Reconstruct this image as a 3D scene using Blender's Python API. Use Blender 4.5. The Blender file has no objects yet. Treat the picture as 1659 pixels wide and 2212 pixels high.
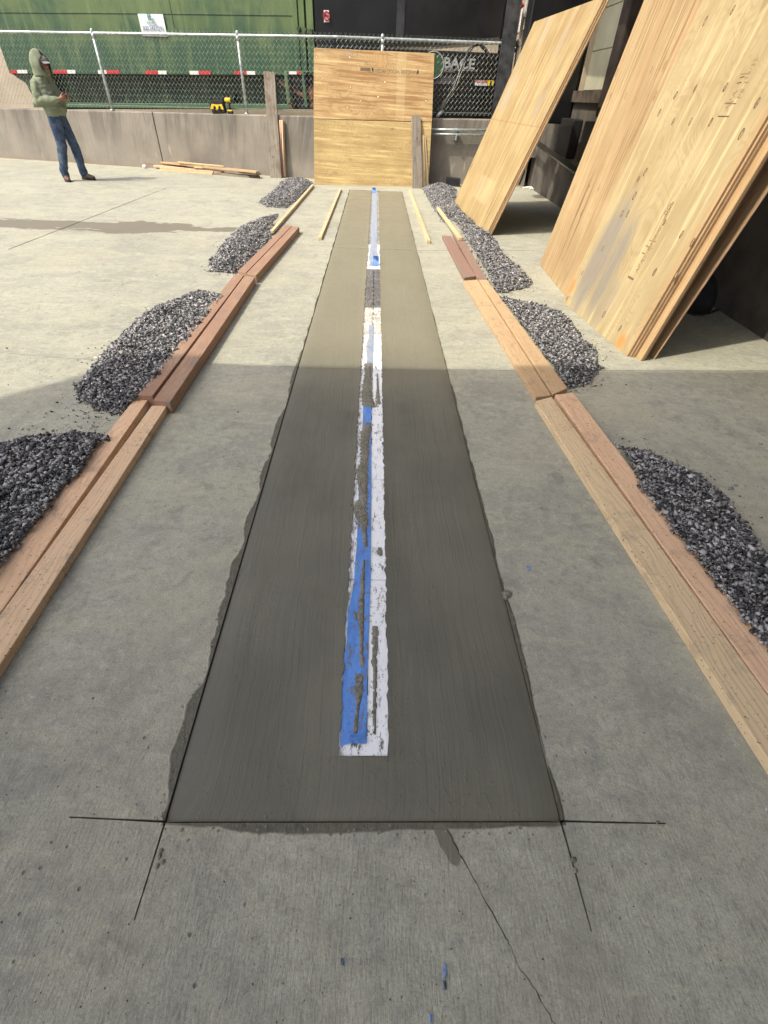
import bpy, bmesh, math, random
import numpy as np
from mathutils import Vector, Matrix, noise as mnoise
from mathutils.geometry import delaunay_2d_cdt
random.seed(7); np.random.seed(7)
SC = bpy.context.scene
COL = SC.collection
R_ = math.radians
# ------------------------------------------------------------------ camera
H = 1.40                               # camera height in metres
W2, H2, F = 829.5, 1106.0, 1033.0      # measured on the 1659 x 2212 view of the photograph
_dn = Vector((780 - W2, -(2290 - H2), -F)).normalized()
_up = -_dn
_fw = Vector((0, 0, -1)); _fw = (_fw - _up * _fw.dot(_up)).normalized()
_rt = _fw.cross(_up)
ROT = Matrix((_rt, _fw, _up))          # camera axes -> world axes
cam = bpy.data.objects.new('camera', bpy.data.cameras.new('camera'))
COL.objects.link(cam)
cam.matrix_world = Matrix.Translation((0, 0, H)) @ ROT.to_4x4()
cam.data.sensor_fit = 'HORIZONTAL'; cam.data.sensor_width = 36.0
cam.data.lens = 36.0 * F / 1659.0
cam.data.clip_start = 0.05; cam.data.clip_end = 600
SC.camera = cam
# ------------------------------------------------------------------ light
SUN_EL, SUN_AZ = 53.0, 31.0            # elevation; shadows run this many degrees from +x towards +y
sdir = Vector((-math.cos(R_(SUN_AZ)) * math.cos(R_(SUN_EL)), -math.sin(R_(SUN_AZ)) * math.cos(R_(SUN_EL)), math.sin(R_(SUN_EL))))
sl = bpy.data.lights.new('sun', 'SUN'); sl.energy = 2.1; sl.angle = R_(0.5); sl.color = (1.0, 0.93, 0.79)
sun = bpy.data.objects.new('sun', sl); COL.objects.link(sun)
sun.rotation_euler = sdir.to_track_quat('Z', 'Y').to_euler()
w = bpy.data.worlds.new('World'); SC.world = w; w.use_nodes = True
wt = w.node_tree; sky = wt.nodes.new('ShaderNodeTexSky'); sky.sky_type = 'NISHITA'; sky.sun_disc = False
sky.sun_elevation = R_(SUN_EL); sky.sun_rotation = math.atan2(sdir.x, sdir.y)
sky.dust_density = 5.0; sky.air_density = 0.9; sky.ozone_density = 0.9
wt.links.new(sky.outputs[0], wt.nodes['Background'].inputs[0]); wt.nodes['Background'].inputs[1].default_value = 0.15
SC.view_settings.view_transform = 'Standard'; SC.view_settings.look = 'None'
SC.view_settings.gamma = 1; SC.view_settings.use_curve_mapping = False
SC.view_settings.exposure = 0.84
# ------------------------------------------------------------------ measuring helpers
def ray(x, y):
    return ROT @ Vector((x - W2, -(y - H2), -F))
def G(x, y, z=0.0):                    # point of the level plane z seen at a photo position
    d = ray(x, y); t = (z - H) / d.z
    return Vector((d.x * t, d.y * t, z))
def PH(x, y, p, n):                    # point of the plane (p, n) seen there
    d = ray(x, y); c = Vector((0, 0, H))
    return c + d * ((p - c).dot(n) / d.dot(n))
class Wall:                            # a vertical plane through two ground points
    def __init__(s, a, b):
        s.a = Vector((a[0] * H, a[1] * H, 0)); s.b = Vector((b[0] * H, b[1] * H, 0))
        s.t = (s.b - s.a).normalized(); s.n = Vector((-s.t.y, s.t.x, 0)); s.L = (s.b - s.a).length
    def at(s, x, y, off=0.0): return PH(x, y, s.a + s.n * off, s.n)
    def p(s, u, z, off=0.0): return s.a + s.t * u + s.n * off + Vector((0, 0, z))
WL = Wall((-6.65, 9.78), (-0.9, 8.75)); WR = Wall((-0.9, 8.75), (1.95, 8.95))
def walltop(x): return H * (0.645 + (x / H + 6.65) / 8.6 * 0.15)
def railtop(x): return H * (1.532 + (x / H + 6.65) / 8.6 * 0.06)
# ------------------------------------------------------------------ mesh helpers
class MB:
    def __init__(s): s.v = []; s.f = []; s.m = []
    def add(s, vs, fs, mi=0):
        o = len(s.v); s.v += [tuple(v) for v in vs]; s.f += [tuple(i + o for i in f) for f in fs]; s.m += [mi] * len(fs); return s
    def hexa(s, b, t, mi=0):            # 4 bottom and 4 top points, both counter-clockwise seen from above
        return s.add(list(b) + list(t), [(3, 2, 1, 0), (4, 5, 6, 7), (0, 1, 5, 4), (1, 2, 6, 5), (2, 3, 7, 6), (3, 0, 4, 7)], mi)
    def box(s, x0, x1, y0, y1, z0, z1, mi=0):
        return s.hexa([(x0, y0, z0), (x1, y0, z0), (x1, y1, z0), (x0, y1, z0)], [(x0, y0, z1), (x1, y0, z1), (x1, y1, z1), (x0, y1, z1)], mi)
    def tube(s, pts, r, n=8, mi=0, cap=True):
        pts = [Vector(p) for p in pts]; k = len(pts); rr = r if isinstance(r, (list, tuple)) else [r] * k
        vs = []; prev = None
        for i, p in enumerate(pts):
            d = (pts[min(i + 1, k - 1)] - pts[max(i - 1, 0)]).normalized()
            a = prev if prev and abs(prev.dot(d)) < .95 else (Vector((0, 0, 1)) if abs(d.z) < .9 else Vector((1, 0, 0)))
            a = (a - d * a.dot(d)).normalized(); b = d.cross(a); prev = a
            for j in range(n):
                t = 2 * math.pi * j / n; vs.append(p + (a * math.cos(t) + b * math.sin(t)) * rr[i])
        fs = [(i * n + j, i * n + (j + 1) % n, (i + 1) * n + (j + 1) % n, (i + 1) * n + j) for i in range(k - 1) for j in range(n)]
        if cap: fs += [tuple(range(n))[::-1], tuple((k - 1) * n + j for j in range(n))]
        return s.add(vs, fs, mi)
    def slab(s, quad, thick, nrm, mi=0):  # quad: 4 front points; thickness goes against nrm
        n = Vector(nrm).normalized(); q = [Vector(p) for p in quad]
        return s.hexa([p - n * thick for p in q], q, mi)
    def ngon(s, pts, mi=0): return s.add(pts, [tuple(range(len(pts)))], mi)
def mesh_of(name, mb, mats, smooth=False, xf=None):
    me = bpy.data.meshes.new(name)
    vs = mb.v if xf is None else [tuple(xf @ Vector(v)) for v in mb.v]
    me.from_pydata(vs, [], mb.f)
    for m in (mats if isinstance(mats, (list, tuple)) else [mats]): me.materials.append(m)
    if any(mb.m): me.polygons.foreach_set('material_index', mb.m)
    bm = bmesh.new(); bm.from_mesh(me); bmesh.ops.recalc_face_normals(bm, faces=bm.faces); bm.to_mesh(me); bm.free()
    if smooth: me.polygons.foreach_set('use_smooth', [True] * len(me.polygons))
    me.update(); return me
def link(name, me, parent=None, M=None):
    o = bpy.data.objects.new(name, me); COL.objects.link(o)
    if parent: o.parent = parent; o.matrix_parent_inverse = parent.matrix_world.inverted()
    if M is not None: o.matrix_world = M
    return o
def obj(name, mb, mats, parent=None, smooth=False, bevel=0, M=None, stuff=False):
    """world-space builder -> object; M: the object's own frame (verts are converted into it)"""
    me = mesh_of(name, mb, mats, smooth, M.inverted() if M is not None else None)
    o = link(name, me, parent)
    if M is not None:
        if parent: o.matrix_parent_inverse = parent.matrix_world.inverted()
        o.matrix_basis = M
    if bevel:
        b = o.modifiers.new('bevel', 'BEVEL'); b.width = bevel; b.segments = 2; b.limit_method = 'ANGLE'; b.angle_limit = R_(40)
    if stuff: o['kind'] = 'stuff'
    return o
def tag(o, label=None, cat=None, group=None, kind=None):
    for k, v in (('label', label), ('category', cat), ('group', group), ('kind', kind)):
        if v: o[k] = v
    return o
def empty(name, loc, label, cat, group=None, rz=0.0):
    o = bpy.data.objects.new(name, None); COL.objects.link(o); o.empty_display_size = .1
    o.matrix_world = Matrix.Translation(loc) @ Matrix.Rotation(rz, 4, 'Z')
    o.location = loc; o.rotation_euler = (0, 0, rz)
    return tag(o, label, cat, group)
def setkind(o): o['kind'] = 'structure'; return o
# ------------------------------------------------------------------ material helpers
class Mat:
    def __init__(s, name):
        s.m = bpy.data.materials.new(name); s.m.use_nodes = True; s.t = s.m.node_tree
        s.b = s.t.nodes['Principled BSDF']; s._c = {}
    def n(s, typ, ins=None, **kw):
        nd = s.t.nodes.new(typ)
        for k, v in kw.items(): setattr(nd, k, v)
        for k, v in (ins or {}).items(): s.put(nd.inputs[k], v)
        return nd
    def put(s, sock, v):
        if isinstance(v, bpy.types.NodeSocket): s.t.links.new(v, sock)
        elif isinstance(v, (tuple, list)) and sock.type == 'RGBA' and len(v) == 3: sock.default_value = (*v, 1)
        else: sock.default_value = v
    def pos(s):
        if 'p' not in s._c: s._c['p'] = s.n('ShaderNodeNewGeometry').outputs['Position']
        return s._c['p']
    def obc(s, rnd=True):
        if 'o' not in s._c:
            o = s.n('ShaderNodeTexCoord').outputs['Object']
            if rnd:
                r = s.n('ShaderNodeObjectInfo').outputs['Random']
                o = s.vm('ADD', o, s.xyz(s.ma('MULTIPLY', r, 37.0), s.ma('MULTIPLY', r, 91.0), s.ma('MULTIPLY', r, 13.0)))
            s._c['o'] = o
        return s._c['o']
    def raw(s): return s.n('ShaderNodeTexCoord').outputs['Object']
    def vm(s, op, a, b=None):
        nd = s.n('ShaderNodeVectorMath', operation=op); s.put(nd.inputs[0], a)
        if b is not None: s.put(nd.inputs[1], b)
        return nd.outputs[0]
    def ma(s, op, a, b=None, c=None, clamp=False):
        nd = s.n('ShaderNodeMath', operation=op, use_clamp=clamp); s.put(nd.inputs[0], a)
        if b is not None: s.put(nd.inputs[1], b)
        if c is not None: s.put(nd.inputs[2], c)
        return nd.outputs[0]
    def xyz(s, x, y, z):
        nd = s.n('ShaderNodeCombineXYZ')
        for i, v in enumerate((x, y, z)): s.put(nd.inputs[i], v)
        return nd.outputs[0]
    def sep(s, v): return s.n('ShaderNodeSeparateXYZ', {0: v}).outputs
    def sc(s, v, x, y, z): return s.vm('MULTIPLY', v, (x, y, z))
    def noise(s, v, scale=5, detail=4, rough=.55, dist=0.0):
        return s.n('ShaderNodeTexNoise', {'Vector': v, 'Scale': scale, 'Detail': detail, 'Roughness': rough, 'Distortion': dist}).outputs['Fac']
    def vor(s, v, scale=5, feature='F1', out='Distance'):
        return s.n('ShaderNodeTexVoronoi', {'Vector': v, 'Scale': scale}, feature=feature).outputs[out]
    def ss(s, v, a, b, to0=0.0, to1=1.0):   # smoothstep
        nd = s.n('ShaderNodeMapRange', {'Value': v, 'From Min': a, 'From Max': b, 'To Min': to0, 'To Max': to1}, interpolation_type='SMOOTHSTEP')
        return nd.outputs[0]
    def mix(s, f, a, b, mode='MIX'):
        nd = s.n('ShaderNodeMix', data_type='RGBA', blend_type=mode)
        s.put(nd.inputs[0], f); s.put(nd.inputs[6], a); s.put(nd.inputs[7], b)
        return nd.outputs[2]
    def bump(s, h, st=.3, d=.01, nrm=None):
        nd = s.n('ShaderNodeBump', {'Height': h, 'Strength': st, 'Distance': d})
        if nrm is not None: s.put(nd.inputs['Normal'], nrm)
        return nd.outputs[0]
    def fin(s, col, rough=.8, nrm=None, metal=0.0, spec=.5):
        s.put(s.b.inputs['Base Color'], col); s.put(s.b.inputs['Roughness'], rough); s.put(s.b.inputs['Metallic'], metal)
        s.put(s.b.inputs['Specular IOR Level'], spec)
        if nrm is not None: s.put(s.b.inputs['Normal'], nrm)
        return s.m
def plain(name, c, rough=.6, metal=0.0, var=.12, scale=6, bump=.1):
    m = Mat(name); p = m.pos(); f = m.noise(p, scale, 5)
    c2 = tuple(max(0, x * (1 - var * 2)) for x in c); c1 = tuple(min(1, x * (1 + var)) for x in c)
    return m.fin(m.mix(m.ss(f, .3, .7), c1, c2), rough, m.bump(m.noise(p, 90, 3), bump, .002) if bump else None, metal)
# strip frame: u across, v along the fresh concrete strip
SA = R_(-2.15 * -1)
c0 = (G(358, 1771) + G(1212, 1775)) / 2
c1_ = (G(755, 412) + G(868, 412)) / 2
sv = (c1_ - c0).normalized(); su = Vector((sv.y, -sv.x, 0)); HW = .505; SLEN = (c1_ - c0).length
def S(u, v, z=0.0): return c0 + su * u + sv * v + Vector((0, 0, z))
def toS(p): d = Vector(p) - c0; return d.dot(su), d.dot(sv)
def strip_uv(m):
    p = m.vm('SUBTRACT', m.pos(), tuple(c0))
    d1 = m.n('ShaderNodeVectorMath', operation='DOT_PRODUCT'); m.put(d1.inputs[0], p); m.put(d1.inputs[1], tuple(su))
    d2 = m.n('ShaderNodeVectorMath', operation='DOT_PRODUCT'); m.put(d2.inputs[0], p); m.put(d2.inputs[1], tuple(sv))
    return d1.outputs['Value'], d2.outputs['Value']
def mat_ground():
    m = Mat('old_concrete'); p = m.pos(); x, y, z = m.sep(p)
    big = m.noise(p, .55, 5, .6, .6); med = m.noise(p, 3.2, 6, .62, .8); wisp = m.noise(m.sc(p, 1.0, 3.2, 1), 2.2, 7, .68, 1.6)
    fine = m.noise(p, 38, 5, .7); grit = m.noise(p, 160, 4, .75)
    col = m.mix(m.ss(big, .3, .72), (.44, .438, .335), (.345, .343, .272))
    col = m.mix(m.ss(med, .42, .70, 0, .75), col, (.30, .298, .248))
    col = m.mix(m.ss(wisp, .48, .66, 0, .5), col, (.52, .505, .355))
    col = m.mix(m.ss(m.noise(m.vm('ADD', p, (31, 7, 0)), 1.1, 7, .7, 1.2), .50, .66, 0, .5), col, (.265, .262, .21))
    mo = m.noise(m.vm('ADD', p, (9, 2, 0)), 9, 7, .72, .7)
    col = m.mix(m.ma('MULTIPLY', m.ss(mo, .53, .66), m.ss(m.noise(p, 1.7, 4), .38, .6, .15, .6)), col, (.22, .215, .18))
    col = m.mix(m.ma('MULTIPLY', m.ss(mo, .45, .34), .35), col, (.56, .55, .46))
    f2 = m.noise(m.vm('ADD', p, (1, 8, 0)), 24, 8, .82, .3)
    col = m.mix(m.ss(f2, .50, .62, 0, .42), col, (.20, .198, .165))
    col = m.mix(m.ss(f2, .46, .36, 0, .45), col, (.58, .57, .46))
    g3 = m.noise(m.vm('ADD', p, (4, 4, 0)), 75, 6, .8)
    col = m.mix(m.ss(g3, .54, .66, 0, .5), col, (.15, .148, .12))
    ywarm = m.ss(m.noise(m.vm('ADD', p, (3, 17, 0)), 1.4, 4), .45, .7, 0, .35)
    col = m.mix(ywarm, col, (.47, .44, .31))
    col = m.mix(m.ss(fine, .55, .72, 0, .5), col, (.23, .23, .21))
    col = m.mix(m.ss(grit, .35, .7, 0, .42), col, (.17, .17, .16))
    # scuffs: short dark curved marks
    sc_ = m.vor(m.vm('ADD', m.sc(p, 1, 1.6, 1), m.xyz(m.ma('MULTIPLY', m.noise(p, 9, 3), .5), m.ma('MULTIPLY', m.noise(m.vm('ADD', p, (5, 5, 5)), 9, 3), .5), 0)), 14, 'DISTANCE_TO_EDGE')
    scm = m.ma('MULTIPLY', m.ss(sc_, .0, .035, 1, 0), m.ss(m.noise(p, 2.6, 5, .6), .5, .68))
    col = m.mix(m.ma('MULTIPLY', scm, .5), col, (.17, .165, .15))
    # pits and dropped specks
    vd = m.vor(p, 26); vc = m.n('ShaderNodeTexVoronoi', {'Vector': p, 'Scale': 26}).outputs['Color']
    pit = m.ma('MULTIPLY', m.ss(vd, .06, .14, 1, 0), m.ss(m.sep(vc)[0], .66, .70))
    pit = m.ma('MULTIPLY', pit, m.ss(m.noise(p, 1.3, 3), .4, .6))
    col = m.mix(m.ma('MULTIPLY', pit, .75), col, (.08, .08, .075))
    # broom texture, finest near the camera
    broom = m.noise(m.sc(p, 150, 26, 1), 1, 4, .7)
    nearf = m.ss(y, .2, 1.1, 1, 0)
    col = m.mix(m.ma('MULTIPLY', m.ss(broom, .5, .66, 0, .42), nearf), col, (.19, .19, .175))
    # wet mortar slurry beside the saw cuts
    u, v = strip_uv(m)
    au = m.ma('ABSOLUTE', u); dx = m.ma('SUBTRACT', au, HW); dy = m.ma('SUBTRACT', 0.0, v); dv2 = m.ma('SUBTRACT', v, SLEN)
    d = m.ma('MAXIMUM', m.ma('MAXIMUM', dx, dy), dv2)
    wn = m.noise(m.vm('ADD', p, (2.2, 0, 0)), 4.2, 4, .5)
    left = m.ma('MULTIPLY', m.ss(u, -.5, .5, 1.0, .45), m.ss(v, -.03, .0, .85, 1.0))
    taper = m.ss(v, 0.4, 4.2, 1.0, .42)
    ww = m.ma('MULTIPLY', m.ma('MULTIPLY', m.ss(wn, .30, .68, .011, .047), left), taper)
    wet = m.ss(m.ma('SUBTRACT', ww, d), .0, .008)
    col = m.mix(wet, col, m.mix(m.ss(fine, .4, .7), (.125, .12, .088), (.09, .086, .062)))
    rust = m.ma('MULTIPLY', wet, m.ss(m.vm('LENGTH', m.vm('SUBTRACT', p, (0, 0, 0))), 0, 1))
    # wet tongue where the crack meets the strip
    k = S(.205, -.05); kd = m.n('ShaderNodeVectorMath', operation='LENGTH'); m.put(kd.inputs[0], m.vm('MULTIPLY', m.n('ShaderNodeVectorRotate', {'Vector': m.vm('SUBTRACT', p, tuple(k)), 'Angle': -.55}, rotation_type='Z_AXIS').outputs[0], (2.2, .95, 1)))
    tongue = m.ss(m.ma('ADD', kd.outputs['Value'], m.ma('MULTIPLY', m.noise(p, 22, 4), .06)), .070, .078, 1, 0)
    col = m.mix(m.ma('MULTIPLY', tongue, .9), col, (.15, .145, .11))
    # long damp stain across the yard on the left
    a = G(0, 482); b = G(512, 497)
    sl_ = (b.y - a.y) / (b.x - a.x)
    yc = m.ma('ADD', m.ma('MULTIPLY', m.ma('SUBTRACT', x, a.x), sl_), a.y)
    yc = m.ma('ADD', yc, m.ma('MULTIPLY', m.ma('SUBTRACT', m.noise(p, .9, 4), .5), .35))
    th = m.ma('MAXIMUM', m.ss(x, a.x + .4, a.x + 4.2, .26, .055), m.ma('MULTIPLY', m.ss(m.ma('ABSOLUTE', m.ma('SUBTRACT', x, a.x + 1.7)), 0, 1.3, 1, 0), .38))
    st = m.ss(m.ma('SUBTRACT', m.ma('ADD', th, m.ma('MULTIPLY', m.ma('SUBTRACT', m.noise(m.sc(p, 1, 2.5, 1), 3, 6), .5), .55)), m.ma('ABSOLUTE', m.ma('SUBTRACT', y, yc))), 0, .03)
    st = m.ma('MULTIPLY', st, m.ss(x, b.x - .05, b.x + .15, 1, 0))
    col = m.mix(m.ma('MULTIPLY', st, .85), col, (.15, .13, .10))
    hgt = m.ma('ADD', m.ma('MULTIPLY', fine, .5), m.ma('MULTIPLY', grit, .35))
    hgt = m.ma('ADD', hgt, m.ma('MULTIPLY', m.ma('MULTIPLY', broom, nearf), .8))
    hgt = m.ma('SUBTRACT', hgt, m.ma('MULTIPLY', pit, .8))
    hgt = m.ma('ADD', hgt, m.ma('MULTIPLY', wet, m.ma('ADD', 0.5, m.ma('MULTIPLY', m.noise(p, 45, 4), 1.6))))
    rough = m.ss(wet, 0, 1, .86, .62)
    return m.fin(col, rough, m.bump(hgt, .8, .005), spec=.35)
def mat_fresh():
    m = Mat('fresh_concrete'); p = m.pos(); u, v = strip_uv(m)
    wob = m.ma('MULTIPLY', m.ma('SUBTRACT', m.noise(m.xyz(0.0, v, 0.0), 1.3, 3), .5), .12)
    uw = m.ma('ADD', u, wob)
    st = m.noise(m.xyz(m.ma('MULTIPLY', uw, 120), m.ma('MULTIPLY', v, 1.2), 0.0), 1, 4, .65)
    st2 = m.noise(m.xyz(m.ma('MULTIPLY', uw, 34), m.ma('MULTIPLY', v, .9), 3.0), 1, 3, .6)
    lump = m.noise(m.sc(p, 1.0, .8, 1), 60, 5, .65); big = m.noise(p, 1.5, 4)
    col = m.mix(m.ss(big, .3, .7), (.160, .155, .116), (.124, .121, .092))
    col = m.mix(m.ss(st2, .48, .72, 0, .08), col, (.25, .238, .16)); col = m.mix(m.ss(st, .52, .66, 0, .35), col, (.085, .083, .064))
    col = m.mix(m.ss(m.noise(p, 120, 3), .62, .8, 0, .35), col, (.07, .07, .06))
    arc = m.noise(m.xyz(m.ma('MULTIPLY', m.ma('ADD', uw, m.ma('MULTIPLY', m.noise(p, 1.1, 2), .5)), 60), m.ma('MULTIPLY', v, 3.0), 7.0), 1, 3, .6)
    col = m.mix(m.ma('MULTIPLY', m.ss(arc, .5, .66), m.ss(m.noise(p, 1.9, 3), .42, .6, 0, .14)), col, (.235, .228, .17))
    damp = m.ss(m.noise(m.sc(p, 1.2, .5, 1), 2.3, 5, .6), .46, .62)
    sunlit_dry = m.ss(v, 1.9, 3.3)  # sunlit brightness put into the colour towards the drier far end
    damp = m.ma('MULTIPLY', damp, m.ma('SUBTRACT', 1, m.ma('MULTIPLY', sunlit_dry, .85)))
    col = m.mix(m.ma('MULTIPLY', sunlit_dry, .7), col, (.262, .243, .168))
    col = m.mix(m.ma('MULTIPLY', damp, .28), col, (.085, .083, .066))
    edge = m.ss(m.ma('SUBTRACT', HW, m.ma('ABSOLUTE', u)), .03, .10, 1, 0)
    rg = m.ss(m.noise(p, 2.4, 4), .35, .65)
    h1 = m.ma('ADD', m.ma('MULTIPLY', st, .55), m.ma('MULTIPLY', st2, .5))
    h1 = m.ma('ADD', h1, m.ma('MULTIPLY', m.ma('MULTIPLY', m.ss(lump, .5, .8), rg), m.ss(v, 0, 2.6, .9, .3)))
    h1 = m.ma('MULTIPLY', h1, m.ma('SUBTRACT', 1, m.ma('MULTIPLY', edge, .8)))
    rough = m.ma('SUBTRACT', m.ss(m.noise(p, 5, 3), .3, .7, .50, .66), m.ma('MULTIPLY', edge, .08))
    return m.fin(col, rough, m.bump(h1, .65, .004), spec=.32)
def mat_mortar(name='mortar', c=(.27, .255, .20)):
    m = Mat(name); p = m.pos(); n1 = m.noise(p, 70, 5, .7)
    col = m.mix(m.ss(n1, .35, .65), c, tuple(x * .5 for x in c))
    col = m.mix(m.ss(m.noise(p, 8, 3), .5, .7, 0, .4), col, tuple(x * 1.35 for x in c))
    return m.fin(col, .85, m.bump(m.noise(p, 110, 5, .75), .9, .006), spec=.3)
def mat_cover(name, base, dirt, amt):
    m = Mat(name); p = m.pos(); u, v = strip_uv(m)
    sm = m.noise(m.sc(p, 1, .35, 1), 55, 6, .75); sp = m.noise(p, 110, 4, .7); fld = m.noise(p, 3.0, 3)
    a = m.ma('MULTIPLY', m.ss(sm, .64 - amt * .2, .72 - amt * .2), m.ss(fld, .35, .6, .35, 1))
    a2 = m.ma('MULTIPLY', m.ss(sp, .66 - amt * .12, .69 - amt * .12), m.ss(m.noise(p, 6, 3), .40, .62))
    d = m.ma('MAXIMUM', a, a2)
    ed = m.ma('MULTIPLY', m.ss(m.ma('ABSOLUTE', u), .052, .078), m.ss(m.noise(m.sc(p, 2.4, .5, 1), 42, 5, .7), .42, .6))
    d = m.ma('MAXIMUM', d, m.ma('MULTIPLY', ed, .85))
    col = m.mix(m.ss(m.noise(p, 9, 4), .3, .8, 0, .25), base, tuple(x * .8 for x in base))
    col = m.mix(d, col, dirt)
    return m.fin(col, .5, m.bump(d, .6, .002), spec=.4)
def mat_tape(name, amt, ca=(.125, .31, .76), cb=(.085, .22, .60), dt=(.20, .195, .165)):
    m = Mat(name); p = m.pos()
    sm = m.noise(m.sc(p, 1.3, .5, 1), 30, 6, .72); sp = m.noise(p, 95, 4, .7)
    d = m.ma('MAXIMUM', m.ss(sm, .62 - amt, .70 - amt), m.ma('MULTIPLY', m.ss(sp, .60 - amt * .4, .64 - amt * .4), .8))
    wr = m.noise(m.sc(p, 1, .25, 1), 26, 4)
    col = m.mix(m.ss(wr, .35, .7), ca, cb)
    col = m.mix(m.ma('MULTIPLY', d, .9), col, dt)
    return m.fin(col, .55, m.bump(m.ma('ADD', wr, d), .5, .003), spec=.35)
def mat_ply(name, light, dark, mode='cath', knots=.35, stripe=1.0, extra=None, streak=.5, axis='y'):
    m = Mat(name); o = m.obc(); r0 = m.raw()
    if axis == 'x': o = m.n('ShaderNodeVectorRotate', {'Vector': o, 'Angle': math.pi / 2}, rotation_type='Z_AXIS').outputs[0]
    fine = m.noise(m.sc(o, 190, 5, 40), 1, 4, .7)
    if mode == 'cath':
        wv = m.noise(m.sc(o, 1, .45, 1), 2.1, 3, .45, .9)
        sn = m.ma('SINE', m.ma('MULTIPLY', wv, 210)); ln = m.ss(sn, -.2, 1, 0, 1)
        ln = m.ma('MULTIPLY', ln, m.ss(m.noise(m.sc(o, 2, 1, 1), 2.5, 3), .3, .62, .15, 1))
        str_ = m.noise(m.sc(o, 26, 1.1, 1), 1, 4, .6)
    else:
        wv = m.noise(m.sc(o, 1, .2, 1), 3.0, 4, .5, .4)
        sn = m.ma('SINE', m.ma('ADD', m.ma('MULTIPLY', m.sep(o)[0], 210), m.ma('MULTIPLY', wv, 46))); ln = m.ss(sn, .0, 1, 0, .8)
        ln = m.ma('MULTIPLY', ln, m.ss(m.noise(m.sc(o, 14, .8, 1), 1, 4), .4, .66))
        str_ = m.noise(m.sc(o, 30, .9, 1), 1, 6, .75)
    col = m.mix(m.ss(m.noise(o, 2.2, 4), .3, .7), light, tuple(a * .62 + b * .38 for a, b in zip(light, dark)))
    col = m.mix(m.ma('MULTIPLY', ln, .55 * stripe), col, dark)
    col = m.mix(m.ss(str_, .51, .62, 0, streak), col, dark)
    col = m.mix(m.ss(str_, .34, .44, .8, 0), col, tuple(min(1, a * 1.28) for a in light))
    col = m.mix(m.ss(fine, .5, .8, 0, .35), col, tuple(a * .5 for a in dark))
    # knots: sparse ovals with a ring
    q = m.sc(o, 1, .45, 1)
    vn = m.n('ShaderNodeTexVoronoi', {'Vector': q, 'Scale': 5.0, 'Randomness': .95}); kd = vn.outputs['Distance']; kc = m.sep(vn.outputs['Color'])[0]
    on = m.ss(kc, 1 - knots - .01, 1 - knots + .01)
    kr = m.ma('MULTIPLY', m.ss(kd, .10, .18, 1, 0), on)
    kk = m.ma('MULTIPLY', m.ss(kd, .055, .07, 1, 0), on)
    col = m.mix(m.ma('MULTIPLY', kr, .4), col, tuple(a * .75 for a in dark))
    col = m.mix(m.ma('MULTIPLY', kk, .85), col, (dark[0] * .42, dark[1] * .3, dark[2] * .25))
    if extra: col = extra(m, r0, col)
    hg = m.ma('ADD', m.ma('MULTIPLY', fine, .5), m.ma('MULTIPLY', ln, .4)); hg = m.ma('SUBTRACT', hg, m.ma('MULTIPLY', kk, 1.5))
    return m.fin(col, .72, m.bump(hg, .35, .002), spec=.3)
def mat_lumber(name, c, d, dirt=.35, red=None):
    m = Mat(name); o = m.obc()
    g = m.noise(m.sc(o, 70, 1.6, 55), 1, 5, .62, .3)
    wv = m.noise(m.sc(o, 1, .16, 1), 6.0, 3, .5, .6); ln = m.ss(m.ma('SINE', m.ma('ADD', m.ma('MULTIPLY', m.sep(o)[0], 300), m.ma('MULTIPLY', wv, 60))), -.1, 1)
    col = m.mix(m.ss(m.noise(m.sc(o, 5, .7, 5), 1, 4), .3, .7), c, tuple(a * .7 + b * .3 for a, b in zip(c, d)))
    col = m.mix(m.ma('MULTIPLY', ln, .30), col, d)
    col = m.mix(m.ss(g, .5, .78, 0, .55), col, d)
    vn = m.n('ShaderNodeTexVoronoi', {'Vector': m.sc(o, 1, .55, 1), 'Scale': 5.5, 'Randomness': 1.0}); kd = vn.outputs['Distance']; kc = m.sep(vn.outputs['Color'])[0]
    on = m.ss(kc, .66, .67)
    ring = m.ma('MULTIPLY', m.ma('ADD', .5, m.ma('MULTIPLY', m.ma('SINE', m.ma('MULTIPLY', kd, 120)), .5)), m.ma('MULTIPLY', m.ss(kd, .10, .22, 1, 0), on))
    col = m.mix(m.ma('MULTIPLY', ring, .45), col, tuple(a * .7 for a in d))
    col = m.mix(m.ma('MULTIPLY', m.ma('MULTIPLY', m.ss(kd, .06, .08, 1, 0), on), .75), col, tuple(a * .45 for a in d))
    p = m.pos()
    if red: col = m.mix(m.ss(m.noise(m.sc(o, 3, 1, 3), 2.5, 5, .65), .34, .56, 0, .85), col, red)
    col = m.mix(m.ss(m.noise(p, 11, 5, .7), .52, .66, 0, dirt * 1.3), col, (.20, .185, .16))
    sp = m.noise(p, 85, 4, .6)
    col = m.mix(m.ma('MULTIPLY', m.ss(sp, .63, .67), m.ss(m.noise(p, 3.1, 3), .35, .55, .3, .95)), col, (.07, .062, .052))
    return m.fin(col, .78, m.bump(m.ma('ADD', g, m.ma('MULTIPLY', ln, .3)), .45, .003), spec=.3)
def mat_weather():
    m = Mat('weathered_wood'); o = m.obc(); g = m.noise(m.sc(o, 60, 1.8, 40), 1, 6, .7, .4)
    col = m.mix(m.ss(g, .3, .7), (.35, .32, .265), (.17, .145, .115))
    col = m.mix(m.ss(m.noise(o, 5, 5, .65), .45, .7, 0, .75), col, (.17, .12, .085))
    col = m.mix(m.ss(m.noise(o, 16, 4), .6, .75, 0, .8), col, (.09, .075, .06))
    return m.fin(col, .85, m.bump(g, .6, .004), spec=.25)
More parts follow.
